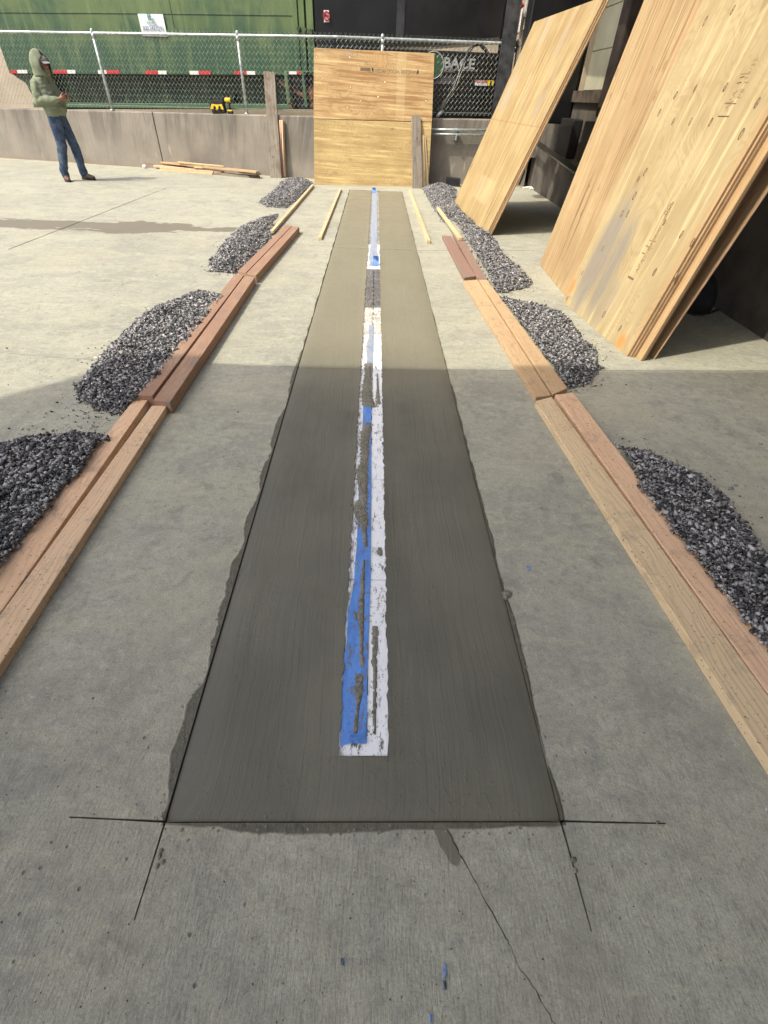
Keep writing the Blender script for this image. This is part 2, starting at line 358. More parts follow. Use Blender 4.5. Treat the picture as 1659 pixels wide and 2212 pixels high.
def mat_wall():
    m = Mat('stained_wall_concrete'); p = m.pos(); x, y, z = m.sep(p)
    st = m.noise(m.xyz(m.ma('ADD', m.ma('MULTIPLY', x, 5.0), m.ma('MULTIPLY', z, -.9)), m.ma('MULTIPLY', y, 5), m.ma('MULTIPLY', z, .55)), 1, 6, .68, .3)
    st2 = m.noise(m.xyz(m.ma('MULTIPLY', x, 15), m.ma('MULTIPLY', y, 9), m.ma('MULTIPLY', z, .8)), 1, 5, .7)
    col = m.mix(m.ss(m.noise(p, 1.2, 5, .6), .3, .7), (.315, .285, .238), (.215, .195, .163))
    top = m.ss(z, .25, 1.0, .25, 1)
    col = m.mix(m.ma('MULTIPLY', m.ss(st, .44, .66, 0, .85), top), col, (.13, .12, .105))
    col = m.mix(m.ma('MULTIPLY', m.ss(st2, .52, .72, 0, .65), top), col, (.11, .10, .09))
    col = m.mix(m.ss(m.noise(m.xyz(m.ma('MULTIPLY', x, 7), y, m.ma('MULTIPLY', z, 1.2)), 1, 4), .64, .72, 0, .5), col, (.52, .48, .41))
    col = m.mix(m.ss(m.ma('ADD', z, m.ma('MULTIPLY', m.noise(p, 5, 4), .12)), .03, .13, .55, 0), col, (.30, .22, .13))
    col = m.mix(m.ss(m.noise(p, 60, 5, .7), .55, .8, 0, .3), col, (.12, .11, .10))
    return m.fin(col, .88, m.bump(m.noise(p, 55, 5, .7), .4, .006), spec=.25)
def mat_green(name='green_paint', a=(.105, .15, .06), b=(.030, .078, .043)):
    m = Mat(name); p = m.pos(); x, y, z = m.sep(p)
    st = m.noise(m.xyz(m.ma('MULTIPLY', x, 6), m.ma('MULTIPLY', y, 4), m.ma('MULTIPLY', z, .8)), 1, 6, .7, .5)
    hgt = m.ss(m.ma('ADD', z, m.ma('MULTIPLY', m.ma('SUBTRACT', m.noise(p, 2.2, 5), .5), 1.4)), 1.5 * 1.4 * .9, 2.6, 0, 1)
    col = m.mix(m.ma('MULTIPLY', m.ss(m.noise(p, 1.1, 6, .65, .4), .25, .62), hgt), b, a)
    col = m.mix(m.ss(st, .45, .72, 0, .6), col, (.16, .22, .09))
    col = m.mix(m.ss(m.noise(m.sc(p, 1, 1, .3), 7, 6, .7), .58, .72, 0, .5), col, (.025, .055, .03))
    sp = m.noise(p, 5, 7, .75)
    col = m.mix(m.ss(sp, .69, .73, 0, .8), col, (.12, .055, .025))
    return m.fin(col, .42, m.bump(m.noise(p, 2.5, 3), .25, .03), spec=.4)
def mat_gravel():
    m = Mat('crushed_stone')
    a = m.n('ShaderNodeAttribute', attribute_name='tint').outputs['Fac']; p = m.pos()
    col = m.mix(m.ss(a, .05, .95), (.033, .035, .039), (.37, .365, .36))
    col = m.mix(m.ss(a, .94, .98), col, (.60, .57, .55))
    col = m.mix(m.ss(m.noise(p, 90, 4, .7), .5, .75, 0, .4), col, (.24, .235, .23))
    return m.fin(col, .82, m.bump(m.noise(p, 220, 3), .5, .002), spec=.35)
def flat(name, c, rough=.6, metal=0.0, spec=.4):
    m = Mat(name); p = m.pos()
    return m.fin(m.mix(m.ss(m.noise(p, 14, 4), .35, .75, 0, .3), c, tuple(x * .75 for x in c)), rough, None, metal, spec)
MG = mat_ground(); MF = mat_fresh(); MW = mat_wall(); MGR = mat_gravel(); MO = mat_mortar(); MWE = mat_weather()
M_dark = flat('dark_earth', (.02, .019, .017), .9); M_black = plain('black_steel', (.012, .012, .013), .35, .0, .2, 3, .1)
M_blacks = plain('faded_black_steel', (.035, .036, .04), .5, 0, .3, 4, .2)
M_galv = plain('galvanised_steel', (.50, .55, .54), .42, .6, .15, 12, .1); M_wire = plain('galvanised_wire', (.31, .34, .29), .5, .3, .1, 12, 0)
M_tan = plain('tan_stucco', (.50, .42, .31), .9, 0, .06, 2, .5); M_white = flat('white_plastic', (.78, .78, .76), .5)
M_red = flat('red_reflective', (.50, .03, .04), .35); M_refw = flat('white_reflective', (.75, .75, .72), .35)
M_gg = mat_green(); M_gd = mat_green('dark_green_paint', (.035, .06, .035), (.014, .034, .022)); M_gl = mat_green('light_green_paint', (.12, .2, .11), (.07, .14, .08))
M_ink = flat('black_ink', (.03, .028, .025), .7); M_inkf = flat('faded_ink', (.27, .19, .10), .8)
M_rubber = plain('black_rubber', (.016, .016, .017), .6, 0, .2, 8, .3)
# ------------------------------------------------------------------ ground: slabs with real saw cuts and joints
OUT = [(-60, -25), (60, -25), (60, 60), (-60, 60)]
gv = []; ge = []; holes = []
def poly_edges(pts, closed=True):
    o = len(gv)
    for p in pts: gv.append(Vector((p[0], p[1])))
    n = len(pts)
    for i in range(n if closed else n - 1): ge.append((o + i, o + (i + 1) % n))
def inside(poly, p):
    c = False; n = len(poly); x, y = p; j = n - 1
    for i in range(n):
        xi, yi = poly[i]; xj, yj = poly[j]
        if (yi > y) != (yj > y) and x < (xj - xi) * (y - yi) / (yj - yi) + xi: c = not c
        j = i
    return c
def groove(pts, w0, w1=None, jit=0.0, taper=False):
    pts = [Vector((p[0], p[1])) for p in pts]; n = len(pts); L = []; Rr = []
    for i, p in enumerate(pts):
        d = (pts[min(i + 1, n - 1)] - pts[max(i - 1, 0)]).normalized(); nn = Vector((-d.y, d.x))
        k = i / (n - 1); ww = (w0 + ((w1 if w1 else w0) - w0) * k) / 2
        if taper and i in (0, n - 1): ww *= .15
        L.append(p + nn * (ww * (1 + random.uniform(-jit, jit)))); Rr.append(p - nn * (ww * (1 + random.uniform(-jit, jit))))
    poly = [tuple(q) for q in L] + [tuple(q) for q in reversed(Rr)]
    holes.append(poly)
def lerp2(a, b, n, wob=0.0):
    a, b = Vector(a).to_2d(), Vector(b).to_2d(); d = (b - a); nn = Vector((-d.y, d.x)).normalized()
    return [a + d * (i / n) + nn * (random.uniform(-wob, wob) if 0 < i < n else 0) for i in range(n + 1)]
strip_poly = [tuple(S(-HW, 0).to_2d()), tuple(S(HW, 0).to_2d()), tuple(S(HW, SLEN).to_2d()), tuple(S(-HW, SLEN).to_2d())]
# the cut rectangle, with saw-cut runouts past each near corner
holes.append([tuple(S(a, b).to_2d()) for a, b in ((-HW - .003, -.004), (HW + .003, -.004), (HW + .003, SLEN + .01), (-HW - .003, SLEN + .01))])
cl = S(-HW, -.004); cr = S(HW, -.004)
groove(lerp2(S(-HW - .0005, -.002), G(290, 1988), 4), .006, .0035, .2)
groove(lerp2(S(HW + .0005, -.002), G(1278, 2012), 4), .006, .0035, .2)
groove(lerp2(S(-HW - .002, -.001), G(150, 1765), 4), .006, .0035, .2)
groove(lerp2(S(HW + .002, -.001), G(1440, 1779), 4), .0055, .0035, .2)
# hairline crack running towards the camera
crk = [(966, 1790), (985, 1826), (1003, 1862), (1040, 1930), (1085, 2012), (1100, 2040), (1117, 2080), (1150, 2130), (1175, 2172), (1200, 2212), (1240, 2290)]
cp = []
for i in range(len(crk) - 1):
    a = G(*crk[i]); b = G(*crk[i + 1]); cp += lerp2(a, b, 4, .0025)[:-1]
groove(cp, .003, .002, .6, True)
# slab joints
def joint(px, w=.006, wob=.0):
    pts = []
    for i in range(len(px) - 1): pts += lerp2(G(*px[i]), G(*px[i + 1]), 3, wob)[:(None if i == len(px) - 2 else -1)]
    groove(pts, w, None, .25)
joint([(-300, 735), (0, 761), (144, 774), (440, 785), (645, 793)], .005, .002)
joint([(968, 799), (1112, 800), (1659, 801), (2100, 801)], .006, .002)
joint([(640, 528), (724, 533)], .012); joint([(896, 541), (1163, 541)], .012)
joint([(360, 406), (18, 539)], .014, .004); joint([(0, 393), (324, 409)], .009, .004); joint([(133, 498), (300, 507)], .012)
poly_edges(OUT)
for hl in holes: poly_edges(hl)
# extra points: a 5 m lattice keeps the triangles reasonable
for X in np.arange(-55, 56, 5.0):
    for Y in np.arange(-20, 56, 5.0): gv.append(Vector((X + .13, Y + .07)))
res = delaunay_2d_cdt(gv, ge, [], 0, 1e-6)
V2, _, F2 = res[0], res[1], res[2]
bb = [(min(p[0] for p in hl), max(p[0] for p in hl), min(p[1] for p in hl), max(p[1] for p in hl)) for hl in holes]
keep = []
for f in F2:
    c = sum((V2[i] for i in f), Vector((0, 0))) / len(f)
    if any(b[0] <= c.x <= b[1] and b[2] <= c.y <= b[3] and inside(hl, c) for b, hl in zip(bb, holes)): continue
    keep.append(f)
bm = bmesh.new(); bv = [bm.verts.new((v.x, v.y, 0)) for v in V2]
for f in keep:
    try: bm.faces.new([bv[i] for i in f])
    except ValueError: pass
bmesh.ops.delete(bm, geom=[v for v in bm.verts if not v.link_faces], context='VERTS')
be = [e for e in bm.edges if len(e.link_faces) == 1]
r = bmesh.ops.extrude_edge_only(bm, edges=be)
for v in [g for g in r['geom'] if isinstance(g, bmesh.types.BMVert)]: v.co.z = -.03
bmesh.ops.recalc_face_normals(bm, faces=bm.faces)
me = bpy.data.meshes.new('concrete_ground'); bm.to_mesh(me); bm.free(); me.materials.append(MG)
if sum(p.normal.z for p in me.polygons if abs(p.normal.z) > .5) < 0: me.flip_normals()
setkind(link('concrete_ground', me))
sb = MB(); sb.ngon([(-60, -25, -.028), (60, -25, -.028), (60, 60, -.028), (-60, 60, -.028)])
setkind(obj('ground_under_slab', sb, M_dark))
# ------------------------------------------------------------------ fresh concrete: a fine sheet with its own joints, open over the drain
DW = .071                               # half width of the drain opening
d0v = toS(G(785, 1633))[1]; du0 = toS(G(785, 1633))[0]; d1v = SLEN - .02; du1 = toS(G(810, 412))[0]
def dc(v): return du0 + (du1 - du0) * (v - d0v) / (d1v - d0v)
def tooled(v):                          # the two cross joints tooled into the strip
    return max(2.6 if abs(v - jv) < .0055 else 0 for jv in (toS(G(800, 796))[1], toS(G(800, 536))[1]))
vs_rows = sorted(set([round(x, 4) for x in np.concatenate([np.arange(0, 4.2, .02), np.arange(4.2, SLEN, .05), [SLEN, d0v, d1v, d0v - .001, d1v + .001], [toS(G(800, 796))[1] + k for k in (-.007, -.004, .004, .007)], [toS(G(800, 536))[1] + k for k in (-.007, -.004, .004, .007)]])]))
fm = MB(); NU = 14
def jag(v, s): return .006 * mnoise.noise(Vector((v * 9, s * 3.1, 0))) + .010 * mnoise.noise(Vector((v * 31, s * 7, 2))) + .004 * mnoise.noise(Vector((v * 90, s * 7, 5)))
for side in (-1, 1):
    grid = []
    for v in vs_rows:
        inner = dc(v) + side * (DW + jag(v, side)) if d0v <= v <= d1v else dc(v)
        row = []
        for i in range(NU + 1):
            k = i / NU; k = k if i not in (0, NU) else k
            u = inner + (side * HW - inner) * k
            z = -.0015 + .0016 * mnoise.noise(Vector((u * 5, v * 2.2, 1))) - .006 * tooled(v) - (.005 if i == NU else 0) + (.003 if i == 0 and d0v <= v <= d1v else 0)
            if v < .006: z -= .004
            row.append(S(u, v, z))
        grid.append(row)
    n = NU + 1; vs = [p for row in grid for p in row]
    fs = [(i * n + j, i * n + j + 1, (i + 1) * n + j + 1, (i + 1) * n + j) for i in range(len(grid) - 1) for j in range(NU)]
    fm.add(vs, fs)
    for i in range(len(grid) - 1):      # outer and inner skirts
        a, b = grid[i][-1], grid[i + 1][-1]; dz = Vector((0, 0, .025)); fm.add([a, b, b - dz, a - dz], [(0, 1, 2, 3)])
        if d0v <= vs_rows[i] and vs_rows[i + 1] <= d1v:
            a, b = grid[i][0], grid[i + 1][0]; dz = Vector((0, 0, .02)); fm.add([a, b, b - dz, a - dz], [(0, 1, 2, 3)])
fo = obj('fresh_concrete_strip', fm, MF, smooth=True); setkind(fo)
if sum(p.normal.z for p in fo.data.polygons) < 0: fo.data.flip_normals()
# slurry lumps standing on the old slab beside the cut
lm = MB()
def lump(c, r, hgt):
    n = 9; ring = [Vector((c[0] + r * random.uniform(.7, 1.3) * math.cos(t * 2 * math.pi / n), c[1] + r * random.uniform(.7, 1.3) * math.sin(t * 2 * math.pi / n), .0008)) for t in range(n)]
    mid = [Vector((c[0] + (p.x - c[0]) * .55 + random.uniform(-.1, .1) * r, c[1] + (p.y - c[1]) * .55, hgt * random.uniform(.7, 1.1))) for p in ring]
    lm.add(ring + mid + [Vector((c[0], c[1], hgt))], [(i, (i + 1) % n, n + (i + 1) % n, n + i) for i in range(n)] + [(n + i, n + (i + 1) % n, 2 * n) for i in range(n)])
for k in range(150):
    v = random.random() ** 1.8 * 6; s = -1 if random.random() < .62 else 1
    lump(S(s * (HW + .008 + abs(random.gauss(0, .013))), v), random.uniform(.0015, .0045), random.uniform(.001, .003))
for k in range(45):
    lump(S(random.uniform(-HW, HW), -.012 - abs(random.gauss(0, .014))), random.uniform(.0015, .0045), random.uniform(.001, .003))
lump(G(1096, 1283), .018, .012); lump(G(1092, 1290), .014, .01); lump(G(136, 1243), .014, .01); lump(G(1238, 1858), .008, .006); lump(G(1243, 1880), .006, .005)
for px in [(345, 1850), (352, 1862), (340, 1872), (348, 1838)]: lump(G(*px), .006, .004)
obj('mortar_crumbs', lm, MO, smooth=True, stuff=True)
# ------------------------------------------------------------------ trench drain
drain = empty('trench_drain', S(dc(d0v), d0v, 0), 'long trench drain with white and grey covers under smeared blue tape', 'trench drain')
ch = MB()
for s in (-1, 1): ch.hexa([S(dc(v) + s * a, v, -.027) for a, v in ((DW + .012, d0v - .008), (DW + .016, d0v - .008), (DW + .016, d1v), (DW + .012, d1v))], [S(dc(v) + s * a, v, -.008) for a, v in ((DW + .012, d0v - .008), (DW + .016, d0v - .008), (DW + .016, d1v), (DW + .012, d1v))])
obj('channel', ch, M_rubber, drain)
M_cw = mat_cover('white_cover', (.88, .90, .91), (.12, .11, .09), .48); M_cd = mat_cover('dark_cover', (.10, .10, .105), (.26, .25, .22), .8)
M_cg = mat_cover('smeared_cover', (.42, .41, .37), (.15, .15, .13), 1.0); M_cm = mat_cover('dusty_white_cover', (.74, .72, .66), (.30, .28, .20), .9)
cuts = [toS(G(785, y))[1] for y in (1633, 1251, 1033, 893)] + [toS(G(800, y))[1] for y in (800, 720, 663, 617, 580, 527)]
while cuts[-1] + .61 < d1v - .2: cuts.append(cuts[-1] + .61)
cuts.append(d1v)
for i in range(len(cuts) - 1):
    a, b = cuts[i] + .002, cuts[i + 1] - .002; cm = MB(); z0, z1 = -.016, -.0045 + random.uniform(-.0006, .0006)
    def bx(u0, u1, v0, v1):
        cm.hexa([S(dc(v0) + u0, v0, z0), S(dc(v0) + u1, v0, z0), S(dc(v1) + u1, v1, z0), S(dc(v1) + u0, v1, z0)], [S(dc(v0) + u0, v0, z1), S(dc(v0) + u1, v0, z1), S(dc(v1) + u1, v1, z1), S(dc(v1) + u0, v1, z1)])
    e = DW + .010
    bx(-e, -.004 + .006, a, b); bx(.004 + .006, e, a, b)
    v = a; sp = .125
    while v < b:
        s1 = min(v + sp - .07, b); bx(.002, .010, v, s1)
        v = v + sp
        if v >= b: break
    mt = M_cw if i < 5 else (M_cm if i == 5 else (M_cd if i in (6, 7) else (M_cw if i == 8 else M_cg)))
    obj('drain_cover', cm, mt, drain)
def c3(X, Y): return ((950 + X / 2.949) * .6636, (1100 + Y / 2.949) * .6636)
def c4(X, Y): return ((950 + X / 2.949) * .6636, (1800 + Y / 2.949) * .6636)
def interp(tab, v):
    tab = sorted(tab); 
    if v <= tab[0][0]: return tab[0][1]
    for (a, x), (b, y) in zip(tab, tab[1:]):
        if v <= b: return x + (y - x) * (v - a) / (b - a)
    return tab[-1][1]
def tabS(pts): return [tuple(reversed(toS(G(*p)))) for p in pts]
TLt = tabS([c3(735, 0), c3(712, 80), c3(722, 200), c3(705, 350), c3(685, 650), c3(675, 900), c3(665, 1150), c3(645, 1400), c3(640, 1560), c3(630, 1800), c3(622, 2000), c4(605, 100), c4(598, 250), c4(565, 450), c4(535, 560), c4(530, 850), c4(508, 950), c4(488, 1200), c4(478, 1400), c4(470, 1700), c4(465, 1860)])
TRt = tabS([c3(785, 0), c3(765, 560), c3(762, 1340), c3(757, 2150), c4(755, 250), c4(735, 880), c4(722, 1400), c4(719, 1740)])
M_tp = mat_tape('blue_masking_tape', .075); M_tpf = mat_tape('smeared_blue_tape', .17, (.25, .38, .60), (.17, .28, .48), (.40, .385, .33))
def ribbon(lt, rt, v0, v1, z, st=.012, nlat=4, endcut=0.0):
    rb = MB(); rows = []; v = v0
    while v <= v1 + 1e-6:
        l = interp(lt, v) + .0015 * mnoise.noise(Vector((v * 25, 3, 0))); r = interp(rt, v)
        rows.append([S(l + (r - l) * j / nlat, v + (endcut * (j / nlat) if v == v0 else 0), z + .0012 * mnoise.noise(Vector((l * 30 + j, v * 14, 0)))) for j in range(nlat + 1)]); v += st
    n = nlat + 1
    rb.add([p for r_ in rows for p in r_], [(i * n + j, i * n + j + 1, (i + 1) * n + j + 1, (i + 1) * n + j) for i in range(len(rows) - 1) for j in range(nlat)])
    return rb
vt0 = toS(G(*c4(560, 1850)))[1]; vt1 = toS(G(808, 700))[1]
vtm = toS(G(800, 868))[1]
obj('painters_tape', ribbon(TLt, TRt, vt0, vtm, -.0012, endcut=.02), M_tp, drain, smooth=True)
obj('painters_tape', ribbon(TLt, TRt, vtm + .006, vt1, -.0010), M_tpf, drain, smooth=True)
# far run of tape
vf0 = toS(G(810, 574))[1]
far_l = [(v, dc(v) - .045 + .018 * mnoise.noise(Vector((v * 3.3, 0, 0)))) for v in np.arange(vf0, SLEN, .05)]
far_r = [(v, dc(v) + .040 + .02 * mnoise.noise(Vector((v * 4.1, 9, 0)))) for v in np.arange(vf0, SLEN, .05)]
obj('painters_tape', ribbon(far_l, far_r, vf0, SLEN - .02, -.0012, .03), M_tpf, drain, smooth=True)
# curled tape ends
def curl(cx, cv, w_, l_, mat):
    cb = MB(); rows = []
    for i in range(9):
        t = i / 8; a = t * 2.6; 
        rows.append([S(cx + (j / 6 - .5) * w_ * (1 - .25 * t), cv + l_ * math.sin(a) * (.8 - .2 * j / 6), .001 + l_ * .45 * (1 - math.cos(a)) + .002 * math.sin(j * 2.1 + i)) for j in range(7)])
    cb.add([p for r_ in rows for p in r_], [(i * 7 + j, i * 7 + j + 1, (i + 1) * 7 + j + 1, (i + 1) * 7 + j) for i in range(8) for j in range(6)])
    obj('curled_tape_end', cb, mat, drain, smooth=True)
cu = toS(G(772, 1605)); curl(cu[0], cu[1] - .002, .052, .024, M_tp)
cu = toS(G(812, 573)); curl(cu[0], cu[1], .075, .10, M_tp)
cu = toS(G(808, 412)); curl(cu[0], cu[1] - .25, .08, .09, M_tp)
# mortar ridges over the tape and covers
def smear(rows, name='mortar_smear', amp=.006, cell=.0032, thr=-.45):
    """rows: ((left px),(right px)) from far to near"""
    lt = tabS([a for a, b in rows]); rt = tabS([b for a, b in rows]); v0 = min(x[0] for x in lt); v1 = max(x[0] for x in lt)
    sm = MB(); nv = int((v1 - v0) / cell) + 1; idx = {}; vs = []; 
    us = np.arange(-.08, .085, cell)
    def hh(u, v):
        l, r = interp(lt, v), interp(rt, v); c, hw = (l + r) / 2, max((r - l) / 2, .004)
        e = 1 - abs(u - dc(v) - (c - dc(v))) / hw
        vend = min(v - v0, v1 - v) / .012
        return min(e * 2.2, vend) + 1.1 * mnoise.noise(Vector((u * 110, v * 60, 3))) + .9 * mnoise.noise(Vector((u * 240, v * 160, 8)))
    hgt = {}
    for i in range(nv):
        v = v0 + i * cell
        for j, u in enumerate(us):
            hgt[i, j] = hh(u + dc(v), v)
    def vid(i, j):
        if (i, j) not in idx:
            v = v0 + i * cell; e = max(0, min(1.6, hgt[i, j] - thr)); idx[i, j] = len(vs)
            vs.append(S(us[j] + dc(v), v, -.004 + .0015 + e * amp * .6 + amp * .35 * mnoise.noise(Vector((u_(i) * 90, us[j] * 300, 1))) * min(1, e)))
        return idx[i, j]
    def u_(i): return v0 + i * cell
    fs = []
    for i in range(nv - 1):
        for j in range(len(us) - 1):
            if (hgt[i, j] + hgt[i + 1, j] + hgt[i, j + 1] + hgt[i + 1, j + 1]) / 4 > thr + .12:
                fs.append((vid(i, j), vid(i, j + 1), vid(i + 1, j + 1), vid(i + 1, j)))
    sm.v = vs; sm.f = fs; sm.m = [0] * len(fs)
    if fs:
        o = obj(name, sm, MO, drain, stuff=True)
smear([(c3(700, 240), c3(770, 240)), (c3(700, 350), c3(765, 350)), (c3(680, 500), c3(765, 500)), (c3(675, 560), c3(765, 560)), (c3(688, 660), c3(800, 660))])
smear([(c3(715, 810), c3(760, 810)), (c3(665, 900), c3(755, 900)), (c3(660, 1000), c3(745, 1000)), (c3(665, 1150), c3(740, 1150)), (c3(625, 1290), c3(735, 1290)), (c3(642, 1400), c3(735, 1400)), (c3(648, 1550), c3(725, 1550)), (c3(590, 1600), c3(725, 1600)), (c3(620, 1720), c3(735, 1740)), (c3(655, 1810), c3(722, 1810)), (c3(680, 1880), c3(722, 1880)), (c3(690, 2020), c3(728, 2040))])
smear([(c4(688, 60), c4(702, 60)), (c4(660, 210), c4(702, 210)), (c4(655, 400), c4(697, 400)), (c4(635, 600), c4(695, 600)), (c4(640, 760), c4(692, 760)), (c4(650, 900), c4(686, 900)), (c4(650, 1085), c4(690, 1085))], amp=.005)
smear([(c4(610, 1150), c4(690, 1160)), (c4(605, 1250), c4(690, 1270)), (c4(615, 1360), c4(680, 1360)), (c4(612, 1500), c4(648, 1480)), (c4(600, 1600), c4(638, 1600)), (c4(580, 1730), c4(630, 1720))], amp=.005)
smear([(c4(585, 540), c4(615, 540)), (c4(600, 640), c4(640, 640))], amp=.003)
smear([(c4(770, 690), c4(835, 700)), (c4(765, 830), c4(830, 830)), (c4(770, 900), c4(825, 900)), (c4(765, 1010), c4(820, 1000)), (c4(780, 1200), c4(822, 1200)), (c4(775, 1400), c4(815, 1400)), (c4(770, 1560), c4(815, 1560)), (c4(785, 1740), c4(802, 1740))], amp=.0025, thr=.25)
smear([(c3(812, 330), c3(830, 330)), (c3(808, 480), c3(842, 480)), (c3(790, 600), c3(862, 600)), (c3(790, 640), c3(870, 640))], amp=.002, thr=.7)
smear([(c3(820, 2000), c3(862, 2000)), (c3(815, 2090), c3(875, 2090))], amp=.0025, thr=.05)
# ------------------------------------------------------------------ lumber on the slab
YZ = Vector((0, 0, 1))
def frame(o, y, z):
    y = Vector(y).normalized(); z = (Vector(z) - y * Vector(z).dot(y)).normalized(); x = y.cross(z)
    M = Matrix((x, y, z)).transposed().to_4x4(); M.translation = Vector(o); return M
def board(name, quad, thick, mat, label, cat, group=None, nrm=(0, 0, 1), parent=None, bevel=.003, wob=.0, seg=1, ply=None):
    """quad: front face corners (start left, start right, end right, end left); length runs start -> end"""
    q = [Vector(p) for p in quad]; n = (q[1] - q[0]).cross(q[3] - q[0]).normalized()
    if n.dot(Vector(nrm)) < 0: n = -n
    o0 = (q[0] + q[1]) / 2; M = frame(o0 - n * thick, (q[2] + q[3]) / 2 - o0, n)
    mb = MB(); rows = []
    for i in range(seg + 1):
        k = i / seg; w_ = wob * math.sin(k * math.pi * 1.3 + q[0].x * 7)
        l = q[0].lerp(q[3], k); r = q[1].lerp(q[2], k); t = n * (w_)
        rows.append([l - n * thick, r - n * thick, r + t, l + t])
    vs = [p for r_ in rows for p in r_]; fs = [(0, 1, 2, 3)[::-1], tuple(4 * seg + j for j in range(4))]
    for i in range(seg):
        for j in range(4): fs.append((4 * i + j, 4 * i + (j + 1) % 4, 4 * (i + 1) + (j + 1) % 4, 4 * (i + 1) + j))
    mb.add(vs, fs)
    mats = [mat] if ply is None else [mat, ply]
    o = obj(name, mb, mats, parent, bevel=bevel, M=M)
    if ply is not None:
        for p in o.data.polygons:
            if abs(p.normal.z) < .5: p.material_index = 1
    if not parent: tag(o, label, cat, group)
    return o
L_near = mat_lumber('pale_fir_lumber', (.72, .49, .31), (.50, .31, .17), .25)
L_near2 = mat_lumber('buff_fir_lumber', (.68, .49, .31), (.47, .30, .17), .35)
L_red = mat_lumber('reddish_lumber', (.40, .27, .18), (.24, .14, .09), .5, (.31, .185, .125))
L_gold = mat_lumber('golden_fir_lumber', (.53, .38, .22), (.37, .23, .115), .3)
L_pine = mat_lumber('treated_pine_lumber', (.70, .55, .34), (.48, .33, .18), .22)
L_pink = mat_lumber('pink_fir_lumber', (.74, .51, .33), (.52, .31, .175), .22)
L_brn = mat_lumber('caked_brown_lumber', (.30, .195, .145), (.17, .105, .075), .9, (.27, .165, .125))
L_stick = mat_lumber('pale_stick_wood', (.62, .50, .30), (.44, .33, .18), .25)
T = .038
def top(p): return G(p[0], p[1], T)
def ext(a, b, k): return b + (b - a) * k
gL = 'boards laid end to end left of the strip'; gR = 'boards laid end to end right of the strip'
# left near pair (runs on out of the frame)
a, b = top((296, 855)), top((0, 1225)); c, d = top((326, 855)), top((43, 1261))
board('lumber_board', [ext(a, b, .65), ext(c, d, .65), c, a], T, L_near, 'pale fir board at the left edge of the photo, outer one beside the dark gravel', 'board', gL, wob=.002, seg=6)
a, b = top((328, 877)), d + Vector((.008, -.004, 0)); c, e = top((361, 876)), top((112, 1261))
board('lumber_board', [ext(a, b, .65), ext(c, e, .65), c, a], T, L_near2, 'dark specked buff board at the left edge, inner one with a square cut end', 'board', gL, wob=.002, seg=6)
# left middle pair, reddish
z5 = .07
def tz(p, z=z5): return G(p[0], p[1], z)
board('lumber_board', [tz((297, 853)), tz((329, 855)), tz((527, 594)), tz((507, 592))], z5, L_red, 'reddish stained board beside the half sunlit gravel heap, outer one of its pair', 'board', gL, seg=4)
board('lumber_board', [tz((331, 864)), tz((367, 869)), tz((551, 598)), tz((529, 594.5))], z5, L_red, 'reddish brown board with a dark end, inner one of the middle left pair', 'board', gL, seg=4)
board('lumber_board', [tz((514, 585)), tz((531, 589)), tz((630, 488)), tz((619, 484))], z5, L_red, 'short reddish board beside the third left gravel heap, outer one of its pair', 'board', gL)
board('lumber_board', [tz((531.5, 591)), tz((553, 595)), tz((646.5, 490)), tz((631, 488.5))], z5, L_red, 'short brown board at the far end of the left row, inner one nearest the strip', 'board', gL)
# right row
a, b = top((1157, 866)), top((1659, 1640)); c, d = top((1192, 857)), top((1659, 1500))
board('lumber_board', [ext(a, b, .6), ext(c, d, .7), c, a], T, L_pine, 'yellowish treated board at the right edge of the photo, inner one of the pair', 'board', gR, wob=.002, seg=6)
a2, b2 = top((1199, 853)), d + Vector((.004, .004, 0)); c2, d2 = top((1238, 848)), top((1659, 1395))
board('lumber_board', [ext(a2, b2, .7), ext(c2, d2, .9), c2, a2], T, L_pink, 'pinkish knotty board at the right edge of the photo, outer one beside gravel', 'board', gR, wob=.002, seg=6)
board('lumber_board', [top((1158, 858)), top((1190, 853)), top((1031, 604)), top((1001, 606))], T, L_gold, 'sunlit golden board with a dark chipped end, inner one of the right middle pair', 'board', gR, seg=3)
board('lumber_board', [top((1194, 852)), top((1226, 838)), top((1052, 604)), top((1034, 604))], T, L_gold, 'sunlit golden board touching the gravel, outer one of the right middle pair', 'board', gR, seg=3)
board('lumber_board', [top((1003, 600)), top((1028, 596)), top((975, 510)), top((955, 508))], T, L_brn, 'dark reddish mortar caked board, inner one at the far right end', 'board', gR)
board('lumber_board', [top((1031, 600)), top((1052, 603)), top((996, 507)), top((978, 504))], T, L_brn, 'dark reddish mortar caked board, outer one under the end of the pale stick', 'board', gR)
# four pale sticks
def stick(px0, px1, z, w_, label):
    a, b = G(*px0, z), G(*px1, z); d = (b - a).normalized(); s = Vector((d.y, -d.x, 0)) * w_ / 2
    m_ = (a + b) / 2 + Vector((.012, 0, 0))
    board('wood_stick', [a - s, a + s, b + s, b - s], .035, L_stick, label, 'wood stick', 'pale sticks lying beside the far end of the strip', seg=4)
stick((587, 498), (676, 398), .045, .042, 'pale square stick lying on the edge of the far left gravel heap')
stick((691, 512), (735, 407), .036, .042, 'pale square stick lying on bare concrete left of the strip')
stick((926, 519), (885, 409), .036, .045, 'pale square stick lying on bare concrete right of the strip')
stick((995, 513), (946, 447), .075, .045, 'short pale stick lying on the caked boards and gravel on the right')
